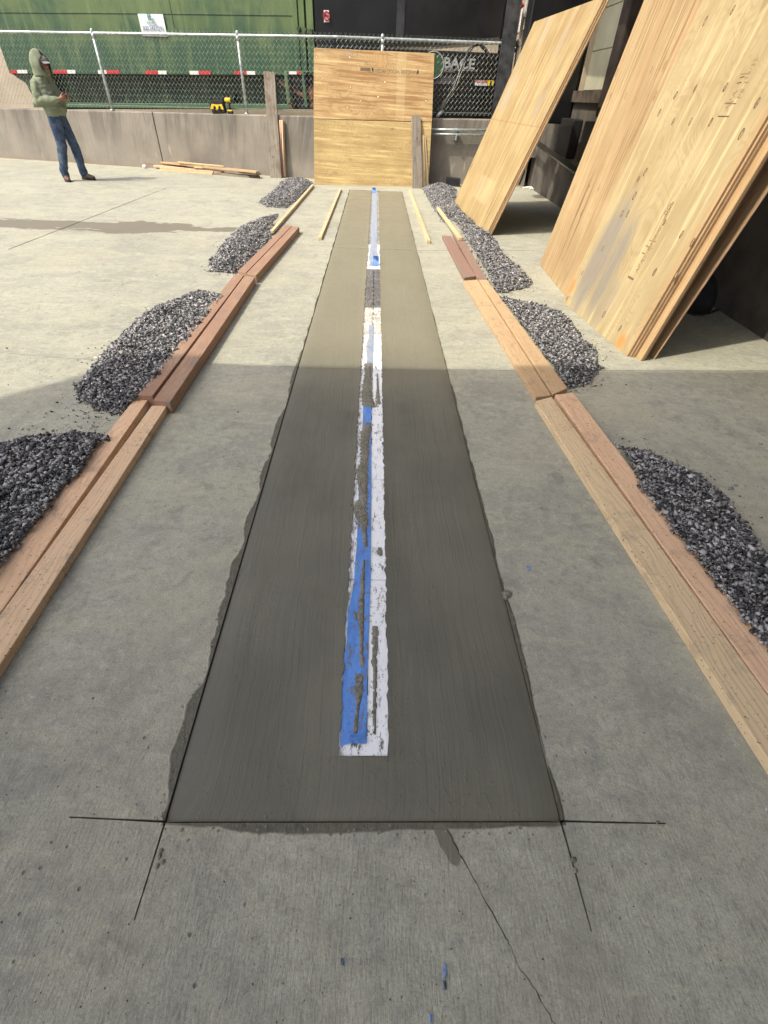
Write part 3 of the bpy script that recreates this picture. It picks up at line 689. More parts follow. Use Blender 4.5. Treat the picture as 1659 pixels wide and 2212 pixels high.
# ------------------------------------------------------------------ gravel
def hull_stone():
    bm = bmesh.new()
    for _ in range(9):
        v = Vector((random.gauss(0, 1), random.gauss(0, 1), random.gauss(0, 1))).normalized() * random.uniform(.75, 1.1)
        bm.verts.new((v.x, v.y * .8, v.z * .5))
    r = bmesh.ops.convex_hull(bm, input=bm.verts)
    bmesh.ops.delete(bm, geom=[v for v in bm.verts if not v.link_faces], context='VERTS')
    bmesh.ops.triangulate(bm, faces=bm.faces); bm.verts.ensure_lookup_table(); bm.verts.index_update()
    v = np.array([tuple(x.co) for x in bm.verts]); f = np.array([[x.index for x in fc.verts] for fc in bm.faces]); bm.free(); return v, f
STONES = [hull_stone() for _ in range(14)]
def stones_mesh(name, P, size):
    """P: positions; size: radii -> one joined mesh of loose stones"""
    Vs = []; Fs = []; Ts = []; off = 0
    for (p, s) in zip(P, size):
        v, f = STONES[random.randrange(14)]; a, b, c = [random.uniform(0, 6.28) for _ in range(3)]
        Rm = np.array(Matrix.Rotation(a, 3, 'Z') @ Matrix.Rotation(random.gauss(0, .5), 3, 'X') @ Matrix.Rotation(random.gauss(0, .5), 3, 'Y'))
        vv = (v * s * np.array([1, random.uniform(.75, 1.15), random.uniform(.8, 1.2)])) @ Rm.T + p
        Vs.append(vv); Fs.append(f + off); off += len(v); Ts.append(np.full(len(v), random.random()))
    V = np.concatenate(Vs); Fc = np.concatenate(Fs); Tt = np.concatenate(Ts)
    me = bpy.data.meshes.new(name); me.vertices.add(len(V)); me.vertices.foreach_set('co', V.ravel())
    me.loops.add(Fc.size); me.loops.foreach_set('vertex_index', Fc.ravel().astype(np.int32))
    me.polygons.add(len(Fc)); me.polygons.foreach_set('loop_start', np.arange(0, Fc.size, 3, dtype=np.int32))
    me.update(calc_edges=True); me.validate()
    at = me.attributes.new('tint', 'FLOAT', 'POINT'); at.data.foreach_set('value', Tt.astype(np.float32)); me.materials.append(MGR)
    return me
def edist(poly, p, only=None):
    n = len(poly); best = 9
    for i in (only or range(n)):
        a = Vector(poly[i]); b = Vector(poly[(i + 1) % n]); ab = b - a; t = max(0, min(1, (Vector(p) - a).dot(ab) / max(ab.dot(ab), 1e-9)))
        best = min(best, (a + ab * t - Vector(p)).length)
    return best
def pile(px, label, hmax=.07, sz=.0098, spill=60, slope=.5, free=None):
    poly = [tuple(G(*p).to_2d()) for p in px]
    xs = [p[0] for p in poly]; ys = [p[1] for p in poly]; x0, x1, y0, y1 = min(xs), max(xs), min(ys), max(ys)
    P = []; Z = []; step = sz * .98; X = x0
    base = MB(); 
    def hz(p):
        e = edist(poly, p, free) if inside(poly, p) else 0
        return min(hmax, e * slope) * (1 + .25 * mnoise.noise(Vector((p[0] * 5, p[1] * 5, 0))))
    while X < x1:
        Y = y0
        while Y < y1:
            p = (X + random.uniform(-1, 1) * step * .5, Y + random.uniform(-1, 1) * step * .5)
            wob_ = (p[0] + .035 * mnoise.noise(Vector((p[0] * 9, p[1] * 9, 4))), p[1] + .035 * mnoise.noise(Vector((p[0] * 9, p[1] * 9, 9))))
            if inside(poly, wob_):
                hh_ = hz(p); s = sz * random.lognormvariate(-.04, .36)
                s = min(s, sz * 2.1)
                P.append((p[0], p[1], hh_ + s * .45 + random.uniform(-.3, .5) * s)); Z.append(s)
                if hh_ > sz * 1.3 and random.random() < .55: P.append((p[0] + random.uniform(-1, 1) * sz, p[1] + random.uniform(-1, 1) * sz, hh_ - sz * .6)); Z.append(s)
            Y += step
        X += step
    n = len(poly)
    for _ in range(spill):
        i = random.randrange(n) if free is None else random.choice(free); a = Vector(poly[i]); b = Vector(poly[(i + 1) % n]); c = a.lerp(b, random.random())
        ctr = Vector((sum(xs) / n, sum(ys) / n)); o_ = (c - ctr).normalized() * abs(random.gauss(0, .07)) + Vector((random.gauss(0, .03), random.gauss(0, .03)))
        s = sz * random.uniform(.4, 1.1); P.append((c.x + o_.x, c.y + o_.y, s * .5)); Z.append(s)
    for _ in range(spill * 5):
        i = random.randrange(n) if free is None else random.choice(free); c = Vector(poly[i]).lerp(Vector(poly[(i + 1) % n]), random.random()); s = random.uniform(.0012, .0042)
        P.append((c.x + random.gauss(0, .06), c.y + random.gauss(0, .06), s * .4)); Z.append(s)
    me = stones_mesh('gravel_heap', P, Z); o = link('gravel_heap', me)
    tag(o, label, 'gravel heap', 'heaps of crushed gravel along the boards', 'stuff')
    return len(P)
tot = 0
tot += pile([(-140, 1010), (-60, 975), (0, 962), (60, 945), (125, 944), (175, 936), (222, 944), (245, 955), (38, 1215), (-70, 1345)], 'dark gravel heap in the shade at the left edge of the photo', .055, .0098, 50, .42, [2, 3, 4, 5])
tot += pile([(165, 832), (170, 868), (195, 888), (255, 897), (300, 880), (336, 852), (486, 655), (445, 644), (380, 652), (335, 665), (298, 690), (242, 745), (215, 775)], 'gravel heap half in sun and half in shade beside the reddish boards', .06, .0098, 90, .42, [0, 1, 2, 8, 9, 10, 11, 12])
tot += pile([(450, 575), (455, 588), (510, 592), (560, 545), (598, 498), (590, 480), (602, 463), (565, 474), (520, 492), (485, 522), (465, 552)], 'sunlit gravel heap under the end of the far left stick', .06, .0098, 110, .42)
tot += pile([(560, 437), (577, 447), (619, 450), (650, 425), (677, 398), (661, 389), (630, 389), (608, 393), (591, 413)], 'far left gravel heap near the foot of the upright plywood', .05, .0098, 240, .42)
tot += pile([(1336, 968), (1366, 972), (1402, 976), (1452, 1002), (1512, 1030), (1562, 1072), (1602, 1130), (1659, 1200), (1800, 1300), (1850, 1650), (1622, 1397), (1462, 1190), (1375, 1074)], 'dark gravel heap in the shade at the right edge of the photo', .055, .0098, 60, .42, [0, 1, 2, 3, 4, 5, 6, 7])
tot += pile([(1076, 642), (1102, 650), (1176, 665), (1217, 681), (1237, 700), (1256, 732), (1288, 757), (1294, 808), (1275, 831), (1222, 844), (1080, 650)], 'large sunlit gravel heap beside the golden boards on the right', .05, .0098, 70, .42, [0, 1, 2, 3, 4, 5, 6, 7, 8])
tot += pile([(985, 481), (1020, 494), (1050, 511), (1070, 520), (1086, 549), (1102, 562), (1131, 588), (1149, 612), (1141, 622), (1096, 633), (1068, 634), (1050, 596), (1005, 520)], 'sunlit gravel heap in front of the far leaning plywood', .06, .0098, 80, .42, [0, 3, 4, 5, 6, 7, 8, 9])
tot += pile([(913, 407), (935, 401), (960, 400), (984, 409), (986, 437), (1000, 462), (1030, 485), (1000, 488), (971, 473), (958, 480), (942, 460), (923, 428)], 'far right gravel heap between the upright plywood and the leaning one', .05, .0098, 130, .42)
print('stones', tot)
P = []; Z = []
for _ in range(170):
    x = random.uniform(0, 620); y = random.uniform(400, 900)
    if x > 560 - (y - 400) * 1.05: continue
    q = G(x, y); s = random.uniform(.003, .008); P.append((q.x, q.y, s * .4)); Z.append(s)
for px, s in [((15, 1147 * .6636 - 8), .01), ((112, 890), .012), ((182, 893), .010), ((100, 893), .009), ((295, 838), .012), ((60, 890), .006), ((95, 902), .006), ((1577, 1054), .013), ((1574, 1058), .01), ((1405, 840), .008), ((1352, 832), .008), ((1419, 1776), .007), ((1654, 1749), .008), ((1408, 900), .006), ((1600, 880), .006), ((1645, 960), .009), ((1300, 740), .006), ((514, 891), .008), ((310, 1594), .007), ((318, 1615), .006), ((293, 1738), .004)]:
    q = G(*px); P.append((q.x, q.y, s * .4)); Z.append(s)
for _ in range(140):
    q = G(random.uniform(1250, 1659), random.uniform(850, 1100)); s = random.uniform(.0015, .005); P.append((q.x, q.y, s * .4)); Z.append(s)
for _ in range(1100):
    q = G(random.uniform(0, 1659), random.uniform(860, 2212)); u, v = toS(q)
    if abs(u) < HW + .01 and v > -.01: continue
    s = random.uniform(.0008, .0028); P.append((q.x, q.y, s * .4)); Z.append(s)
me = stones_mesh('scattered_stones', P, Z); tag(link('scattered_stones', me), 'loose stones scattered over the old concrete yard', 'stones', None, 'stuff')

# ------------------------------------------------------------------ unseen canopy added in a building's place, shaped to cast the foreground shade
HB = 7.5; kx = HB / math.tan(R_(SUN_EL)); sh_ = Vector((kx * math.cos(R_(SUN_AZ)), kx * math.sin(R_(SUN_AZ)), 0))
cp_ = [Vector((a * H, b * H, HB)) - sh_ for a, b in ((-1.37, 2.03), (-1.28, 2.08), (-.44, 2.125), (.3, 2.155), (1.9, 2.29), (9.5, 2.55), (9.5, -2.6), (-5.9, -2.6))]
bl = empty('added_shade_canopy', cp_[-1] * 1.0 - Vector((0, 0, HB)), 'high pale canopy added out of view to shade the foreground', 'canopy')
mb = MB(); m_ = len(cp_); up_ = [p + Vector((0, 0, .3)) for p in cp_]
mb.add(cp_ + up_, [tuple(range(m_))[::-1], tuple(range(m_, 2 * m_))] + [(i, (i + 1) % m_, m_ + (i + 1) % m_, m_ + i) for i in range(m_)]); obj('shade_canopy_deck', mb, plain('pale_bounce_paint', (.66, .62, .52), .7, 0, .05, 2, .1), bl)  # pale underside returns warm light into the added shade
for k in (.1, .5, .9):
    p = cp_[-1].lerp(cp_[-2], k) + Vector((0, .4, 0)); mb = MB(); mb.box(p.x - .15, p.x + .15, p.y - .15, p.y + .15, 0, HB); obj('column', mb, M_blacks, bl)
# ------------------------------------------------------------------ retaining wall
rw = empty('retaining_wall', WL.p(WL.L / 2, 0), 'low streaked concrete retaining wall under the chain link fence', 'wall')
def wallseg(W, u0, u1, name='wall_panel', off0=0.0, n=6):
    mb = MB(); rows = []
    for i in range(n + 1):
        u = u0 + (u1 - u0) * i / n; x = W.p(u, 0).x; zt = walltop(x)
        rows.append([W.p(u, -.05, off0), W.p(u, zt - .018, off0), W.p(u, zt, off0 + .018), W.p(u, zt, off0 + .27), W.p(u, -.05, off0 + .27)])
    vs = [p for r_ in rows for p in r_]
    fs = [(5 * i + j, 5 * i + (j + 1) % 5, 5 * (i + 1) + (j + 1) % 5, 5 * (i + 1) + j) for i in range(n) for j in range(5)] + [(0, 1, 2, 3, 4), tuple(5 * n + j for j in (4, 3, 2, 1, 0))]
    mb.add(vs, fs); return obj(name, mb, MW, rw)
uj = (WL.at(341, 300) - WL.a).dot(WL.t)
wallseg(WL, -9.0, -1.2); wallseg(WL, -1.18, uj - .012); wallseg(WL, uj + .012, WL.L); wallseg(WR, 0.002, WR.L)
for u in (-1.2, uj - .012):
    mb = MB(); mb.hexa([WL.p(u, -.04, .03), WL.p(u + .022, -.04, .03), WL.p(u + .022, -.04, .2), WL.p(u, -.04, .2)], [WL.p(u, .96, .03), WL.p(u + .022, .96, .03), WL.p(u + .022, .96, .2), WL.p(u, .96, .2)])
    obj('joint_filler', mb, M_dark, rw)
# ground behind the wall
bg = MB(); bg.ngon([WL.p(-30, .55, .2), WL.p(WL.L, .55, .2), WR.p(WR.L + 1, .55, .2), (8, 40, .55), (-40, 40, .55)]); setkind(obj('yard_behind_wall', bg, plain('asphalt', (.05, .048, .045), .9, 0, .2, 5, .4)))
# ------------------------------------------------------------------ chain link fence
fe = empty('chain_link_fence', WL.p(WL.L / 2, 1.0, .12), 'galvanised chain link fence with bent wire ends standing on the concrete wall', 'fence')
FO = .13
posts = [WL.at(243, 237, FO), WL.at(533, 243, FO)] 
pd = (posts[1] - posts[0]).length
posts = [posts[0] - WL.t * pd, *posts, WR.at(826, 110, FO), WR.at(1118, 110, FO)]
for p in posts:
    mb = MB(); zb = walltop(p.x); zt = railtop(p.x)
    mb.tube([(p.x, p.y, zb - .005), (p.x, p.y, zt - .03)], .031, 12); mb.tube([(p.x, p.y, zt - .10), (p.x, p.y, zt - .03)], .036, 12)
    mb.tube([(p.x, p.y, zt - .03), (p.x, p.y, zt + .028), (p.x, p.y, zt + .045)], [.034, .030, .008], 12)
    mb.tube([(p.x, p.y, zb), (p.x, p.y, zb + .02)], .05, 12)
    po = obj('fence_post', mb, M_galv, fe, smooth=True)
    for k in (.35, .62):
        t_ = MB(); zz = zb + (zt - zb) * k; t_.tube([(p.x - .036, p.y - .02, zz), (p.x, p.y - .036, zz), (p.x + .036, p.y - .02, zz)], .004, 6); obj('wire_tie', t_, M_galv, po)
def rail_path(dz, off, n=10, u0=-4.0):
    a = [WL.p(u0 + (WL.L - u0) * i / n, 0, off) for i in range(n + 1)] + [WR.p(.05 + (WR.L * 1.0 - .05) * i / 5, 0, off) for i in range(6)]
    return [Vector((p.x, p.y, dz(p.x))) for p in a]
mb = MB(); mb.tube(rail_path(lambda x: railtop(x) - .025, FO - .002), .0225, 12); obj('top_rail', mb, M_galv, fe, smooth=True)
mb = MB(); mb.tube(rail_path(lambda x: walltop(x) + .09, FO - .045), .0035, 6); obj('tension_wire', mb, M_wire, fe)
mb = MB(); PW = .043
def mesh_run(W, u0, u1, rad=.0026):
    n = int((u1 - u0) / PW)
    for i in range(n):
        uu = u0 + i * PW; p = W.p(uu, 0, FO - .045); zb = walltop(p.x) + .05; zt = railtop(p.x) + .022; k = 0; pts = []; z = zb
        dz = PW * 1.08
        while z <= zt:
            side = 1 if ((k + i) % 2) else -1
            q = W.p(uu + side * PW * .5 * 1.0, z, FO - .045 + side * .003); pts.append(q); k += 1; z += dz
        pts.append(W.p(uu + PW * .12, zt + .01, FO - .06)); 
        mb.tube(pts, rad, 3, cap=False)
mesh_run(WL, -3.2, WL.L - .02); mesh_run(WR, .04, WR.L)
obj('chain_link_mesh', mb, M_wire, fe, stuff=True)
# ------------------------------------------------------------------ green container
OF = 1.15
def q4(W, pts, off): return [W.at(x, y, off) for x, y in pts]
def panel(name, W, pts, off, thick, mat, parent, bevel=0.0, **k):
    q = q4(W, pts, off); mb = MB(); n = -W.n
    if len(q) == 4:
        a = sum((q[i].cross(q[(i + 1) % 4]) for i in range(4)), Vector((0, 0, 0)))
        if a.dot(n) < 0: q = q[::-1]
        mb.slab(q, thick, n)
    else:
        m_ = len(q); b = [p - n * thick for p in q]
        mb.add(q + b, [tuple(range(m_)), tuple(range(2 * m_ - 1, m_ - 1, -1))] + [(i, (i + 1) % m_, m_ + (i + 1) % m_, m_ + i) for i in range(m_)])
    return obj(name, mb, mat, parent, bevel=bevel, **k)
def up(W, x, y, off, dy=-260):          # a point far above the frame, straight over the pixel
    p = W.at(x, y, off); return p
gc = empty('green_container', WL.at(350, 230, OF), 'big weathered green steel waste container behind the chain link fence', 'container')
def vpanel(name, W, x0, x1, ztop, ybot, off, thick, mat, parent, bevel=0, xb0=None, xb1=None):
    a = W.at(x0, ybot[0], off); b = W.at(x1, ybot[1], off); n = -W.n
    mb = MB(); mb.slab([a, b, Vector((b.x, b.y, ztop)), Vector((a.x, a.y, ztop))], thick, n); return obj(name, mb, mat, parent, bevel=bevel)
ZT = 3.9
vpanel('side_panel', WL, 21, 660, ZT, (158.5, 162), OF, 1.9, M_gg, gc)
z1 = WL.at(20, 26, OF).z; z2 = WL.at(640, 33.6, OF).z
mb = MB(); mb.tube([WL.at(-10, 27, OF - .004), WL.at(300, 29, OF - .004), WL.at(660, 34, OF - .004)], .007, 5); obj('weld_seam', mb, M_gd, gc)
mb = MB(); mb.tube([WL.at(377, 60, OF - .002), WL.at(364, -4, OF - .002)], .006, 5); obj('weld_seam', mb, M_gd, gc)
panel('lower_body', WL, [(72, 158), (655, 160), (655, 236), (96, 236)], OF + .32, 1.2, M_gd, gc)
panel('sloped_end', WL, [(23, 158), (56, 180), (78, 222), (110, 222), (100, 158)], OF + .03, .4, M_gd, gc)
panel('bottom_rail', WL, [(70, 221), (629, 225), (631, 236), (73, 232)], OF - .05, .14, M_gl, gc, bevel=.008)
panel('lower_step', WL, [(270, 202), (505, 203), (505, 222), (272, 221)], OF + .2, .1, M_gd, gc)
for xa, xm, xe, redfirst, y0_, y1_ in ((22, 36, 58, 1, 151, 158.5), (115, 144, 162, 1, 151, 159), (211, 229, 257, 0, 151.5, 159.5), (312.5, 340.5, 359, 1, 152.5, 160.5), (408.8, 427.8, 454.4, 0, 153, 161), (505.7, 532.3, 550.2, 1, 153.5, 161.2)):
    r1 = panel('reflector', WL, [(xa, y0_), (xm, y0_), (xm + 1.5, y1_), (xa + 1.5, y1_)], OF - .012, .010, M_red if redfirst else M_refw, gc)
    panel('reflector', WL, [(xm + .3, y0_), (xe, y0_), (xe + 1.5, y1_), (xm + 1.8, y1_)], OF - .012, .010, M_refw if redfirst else M_red, gc)
for xa, wd in ((640, 10), (652, 12), (668, 14)):
    a = WL.at(xa, 162, OF - .10 + .02 * (xa == 652)); wv_ = WL.t * (wd / 1033 * 10.5); mb = MB()
    top_ = Vector((a.x, a.y, ZT)); mb.slab([a, a + wv_, top_ + wv_, top_], .12, -WL.n); obj('corner_post', mb, M_gg, gc, bevel=.006)
# hinge gear and the rusty frame at the right end
hb = MB()
for x, y in ((645, 62), (658, 64), (672, 68)): c = WL.at(x, y, OF - .16); hb.tube([c - WL.n * .03, c + WL.n * .06], .035, 12)
hb.slab(q4(WL, [(650, 62), (680, 68), (680, 73), (650, 68)], OF - .15), .02, -WL.n); obj('hinge', hb, M_gd, gc)
fr = MB()
fr.slab(q4(WL, [(614, 153), (679, 153), (679, 156), (614, 156)], OF - .12), .05, -WL.n)
fr.slab(q4(WL, [(613, 155), (620, 155), (628, 232), (621, 232)], OF - .13), .05, -WL.n)
fr.slab(q4(WL, [(651, 156), (656, 156), (664, 232), (658, 232)], OF - .12), .05, -WL.n)
obj('end_frame', fr, M_gl, gc, bevel=.004)
rs = plain('rusty_steel', (.14, .07, .04), .85, 0, .35, 9, .4)
fr = MB(); fr.slab(q4(WL, [(600, 178), (607, 175), (664, 208), (660, 214)], OF - .05), .06, -WL.n); fr.slab(q4(WL, [(655, 190), (678, 188), (678, 234), (668, 234)], OF - .06), .06, -WL.n)
fr.slab(q4(WL, [(621, 222), (627, 222), (634, 236), (628, 236)], OF - .15), .06, -WL.n); obj('rusty_brace', fr, rs, gc)
panel('reflector', WL, [(624, 154), (640, 154), (641, 160.5), (625, 160.5)], OF - .135, .008, M_refw, gc); panel('reflector', WL, [(640.5, 154), (650, 154), (651, 160.5), (641.5, 160.5)], OF - .135, .008, M_red, gc)
panel('dark_gap', WL, [(626, 158), (684, 158), (684, 236), (636, 236)], OF + .02, .3, M_black, gc)
def text(name, body, size, origin, xdir, ydir, mat, parent, off=.002, align='LEFT', bold=0.0, squash=1.0):
    cu = bpy.data.curves.new(name, 'FONT'); cu.body = body; cu.size = size; cu.align_x = align; cu.offset = bold; cu.extrude = .0006; cu.resolution_u = 3
    t = bpy.data.objects.new(name, cu); COL.objects.link(t); dg = bpy.context.evaluated_depsgraph_get()
    me = bpy.data.meshes.new_from_object(t.evaluated_get(dg)); bpy.data.objects.remove(t, do_unlink=True); bpy.data.curves.remove(cu)
    me.materials.clear(); me.materials.append(mat)
    x = Vector(xdir).normalized(); z = x.cross(Vector(ydir)).normalized(); y = z.cross(x)
    M = Matrix((x * squash, y, z)).transposed().to_4x4(); M.translation = Vector(origin) + z * off
    me.transform(M); o = link(name, me, parent); return o
sg = panel('company_sign', WL, [(297, 29.5), (351.5, 30.5), (361.5, 78.5), (308, 77.5)], OF - .03, .012, flat('sign_white', (.70, .73, .72), .4), gc)
M_st = flat('sign_teal', (.06, .22, .19), .5); M_sb = flat('sign_blue', (.10, .16, .32), .5)
so = OF - .044
def stx(body, px, size, mat, al='CENTER', sq=1.0, bold=0.0): text('sign_lettering', body, size, WL.at(px[0], px[1], so), WL.t, (0, 0, 1), mat, sg, align=al, squash=sq, bold=bold)
stx('R', (323.5, 43.5), .15, M_st, bold=.003)
mb = MB(); mb.tube([WL.at(x, y, so) for x, y in ((325.6, 41.5), (328, 43.8), (330.2, 42), (330.4, 38.5))], .007, 6); obj('sign_mark', mb, M_st, sg)
stx('Recology', (328, 51.5), .06, M_st); stx('Waste Zero', (331, 56), .03, M_sb); stx('800.243.0291', (332.5, 66.2), .098, M_sb, sq=.92)
# ------------------------------------------------------------------ black compactor container and its machine
bc = empty('black_compactor', WR.at(880, 240, 1.2), 'big black steel compactor container behind the upright plywood', 'container')
q = [WR.at(683, 103, 1.0), WR.at(930, 97, 1.0), WR.at(1075, 80, 1.0)]
mb = MB(); n_ = -WR.n; tp = [Vector((p.x, p.y, 4.2)) for p in q]
mb.slab([q[0], q[1], tp[1], tp[0]], 1.6, n_); mb.slab([q[1] + WR.t * .001, q[2] + WR.t * .4, tp[2] + WR.t * .4, tp[1] + WR.t * .001], 1.6, n_); obj('body', mb, M_black, bc)
mb = MB(); a = WR.at(855, 88, .99); mb.slab([a, WR.at(872, 88, .99), Vector((WR.at(872, 88, .99).x, a.y, 4.2)), Vector((a.x, a.y, 4.2))], .02, n_); obj('side_rib', mb, M_blacks, bc)
mb = MB(); mb.slab(q4(WR, [(935, 96), (1080, 79), (1080, 84), (935, 102)], .93), .05, n_); obj('tapered_beam', mb, M_blacks, bc)
ns = panel('no_smoking_sign', WR, [(699, 22), (710.5, 22), (711.5, 48), (700, 48)], .985, .006, M_refw, bc)
c = WR.at(705.6, 34.5, .972); mb = MB(); rr = .058
mb.tube([c + WR.t * rr * math.cos(t) + Vector((0, 0, rr * math.sin(t))) for t in np.linspace(0, 2 * math.pi, 25)], .010, 6); mb.tube([c + WR.t * rr * math.cos(2.36) + Vector((0, 0, rr * math.sin(2.36))), c - WR.t * rr * math.cos(2.36) - Vector((0, 0, rr * math.sin(2.36)))], .009, 6)
obj('red_ring', mb, M_red, ns); mb = MB(); mb.slab([c - WR.t * .04 + Vector((0, 0, -.008)), c + WR.t * .04 + Vector((0, 0, -.008)), c + WR.t * .04 + Vector((0, 0, .008)), c - WR.t * .04 + Vector((0, 0, .008))], .004, n_); obj('cigarette', mb, M_ink, ns)
mc = empty('compactor_machine', WR.at(990, 240, .8), 'black hydraulic machine box with white and green lettering behind the fence', 'machine')
mb = MB(); p0, p1 = WR.at(690, 113, .75), WR.at(1100, 116, .75); mb.slab([Vector((p0.x, p0.y, .55)), Vector((p1.x, p1.y, .55)), Vector((p1.x, p1.y, p1.z)), Vector((p0.x, p0.y, p1.z))], 1.2, n_); obj('housing', mb, M_black, mc, bevel=.01)
M_lt = flat('label_grey', (.36, .38, .38), .5); lo = .735
panel('grey_band', WR, [(930, 165.5), (983, 166), (983, 182), (930, 181.5)], .742, .006, flat('band_grey', (.075, .075, .085), .5), mc)
text('lettering', 'BACE', .215, WR.at(957, 146, lo), WR.t, (0, 0, 1), M_lt, mc, bold=.006, squash=1.22)
for y, wd in ((150.5, 46), (154.5, 44)):
    text('lettering', 'RECYCLING EQUIPMENT AND COMPACTORS' if y < 152 else 'SALES AND SERVICE', .037 if y < 152 else .03, WR.at(955, y + .8, lo), WR.t, (0, 0, 1), M_lt, mc, squash=.95)
c = WR.at(936, 141, lo); mb = MB(); mb.ngon([c + WR.t * .21 * math.cos(t) + Vector((0, 0, .20 * math.sin(t))) for t in np.linspace(0, 2 * math.pi, 33)[:-1]]); lg = obj('round_logo', mb, flat('logo_green', (.045, .10, .05), .5), mc)
mb = MB(); mb.tube([c - WR.n * .004 + WR.t * .21 * math.cos(t) + Vector((0, 0, .20 * math.sin(t))) for t in np.linspace(0, 2 * math.pi, 33)], .010, 5); obj('logo_rim', mb, M_lt, lg)
wl_ = panel('warning_label', WR, [(1026, 173), (1052, 173.5), (1052, 185), (1026, 184.5)], lo, .005, M_refw, mc); panel('label_header', WR, [(1026.5, 173.3), (1051.5, 173.8), (1051.5, 177.6), (1026.5, 177)], lo - .006, .003, M_red, wl_)
text('lettering', 'DANGER', .033, WR.at(1032, 177, lo - .01), WR.t, (0, 0, 1), M_refw, wl_)
wl2 = panel('caution_label', WR, [(1053, 173.5), (1072, 174), (1072, 185.5), (1053, 185)], lo, .005, flat('safety_yellow', (.75, .55, .02), .4), mc); panel('bolt_symbol', WR, [(1059, 175), (1062, 175), (1061, 184.5), (1057.5, 184.5)], lo - .006, .003, M_ink, wl2)
mb = MB(); mb.tube([WR.at(x, y, .5) for x, y in ((944, 256), (957, 232), (972, 205), (990, 165), (1002, 138), (1012, 112), (1022, 98), (1036, 94), (1049, 108), (1058, 125), (1064, 145))], .032, 10)
tag(obj('hydraulic_hose', mb, M_rubber, smooth=True), 'thick black hose looping up behind the fence mesh beside the white lettering', 'hose')
for pts in (((1004, 138), (986, 185), (958, 235)), ((1000, 134), (980, 190), (946, 240))):
    mb = MB(); mb.tube([WR.at(x, y, .42) for x, y in pts], .006, 6); tag(obj('cable', mb, M_wire, smooth=True), ('thin grey cable slanting down to the pipe stub behind the mesh, right one' if pts[0][0] == 1004 else 'thin grey cable slanting down behind the mesh, left one beside the plywood edge'), 'cable')
mb = MB(); mb.tube([WR.at(944, 252, .06), WR.at(957, 239, .12)], .03, 10); tag(obj('pipe_stub', mb, M_galv, smooth=True), 'short grey pipe stub lying on the wall top behind the fence', 'pipe')
# ------------------------------------------------------------------ tan building far behind
tb = empty('tan_building', WL.p(2, .5, 4.6), 'tan stucco building seen past the left end of the green container', 'building')
mb = MB(); a, b = WL.p(-14, .5, 4.6), WL.p(WL.L + 6, .5, 4.6); mb.slab([a, b, b + Vector((0, 0, 7)), a + Vector((0, 0, 7))], 3, -WL.n); obj('wall', mb, M_tan, tb)
# ------------------------------------------------------------------ steel post at the right end of the fence
sp = empty('steel_post', WR.at(1068, 231, -.02), 'tall dark steel column standing at the right end of the fence', 'post')
a = WR.at(1064.5, 231, -.02); b = WR.at(1088, 0, -.02); wv_ = WR.t * .265; mb = MB()
mb.slab([Vector((a.x, a.y, .02)), Vector((a.x, a.y, .02)) + wv_, Vector((a.x, a.y, 4.6)) + wv_, Vector((a.x, a.y, 4.6))], .022, -WR.n); obj('front_flange', mb, plain('scuffed_black_paint', (.05, .053, .058), .5, 0, .3, 7, .2), sp)
mb = MB(); m_ = Vector((a.x, a.y, 0)) + wv_ * .5 + WR.n * .022; mb.slab([m_ - WR.t * .008 + Vector((0, 0, .02)), m_ + WR.t * .008 + Vector((0, 0, .02)), m_ + WR.t * .008 + Vector((0, 0, 4.6)), m_ - WR.t * .008 + Vector((0, 0, 4.6))], .2, -WR.n); obj('web', mb, M_black, sp)
mb = MB(); a2 = Vector((a.x, a.y, 0)) + WR.n * .225; mb.slab([a2 + Vector((0, 0, .02)), a2 + wv_ + Vector((0, 0, .02)), a2 + wv_ + Vector((0, 0, 4.6)), a2 + Vector((0, 0, 4.6))], .022, -WR.n); obj('back_flange', mb, M_black, sp)
# conduits on the wall
for i, ((x0, y0_), (x1, y1_)) in enumerate((((900, 279.5), (1075, 281.5)), ((900, 289), (1075, 292.5)))):
    mb = MB(); mb.tube([WR.at(x0, y0_, -.10), WR.at(x1, y1_, -.10)], .021, 10)
    tag(obj('conduit', mb, M_galv, smooth=True), ('upper' if i == 0 else 'lower') + ' grey conduit running level along the concrete wall right of the plywood', 'pipe', 'conduits along the concrete wall')
for x in (983, 1052):
    a = WR.at(x, 277, -.08); mb = MB(); mb.slab([a + Vector((0, 0, -.19)), a + WR.t * .05 + Vector((0, 0, -.19)), a + WR.t * .05, a], .10, -WR.n); mb.tube([WR.at(x + 3, 292, -.11), WR.at(x + 3, 292, -.11) - Vector((0, 0, .08))], .018, 8)
    tag(obj('conduit_bracket', mb, M_galv), 'small metal bracket holding both conduits off the wall, ' + ('nearer the plywood' if x < 1000 else 'nearer the dark column'), 'bracket')
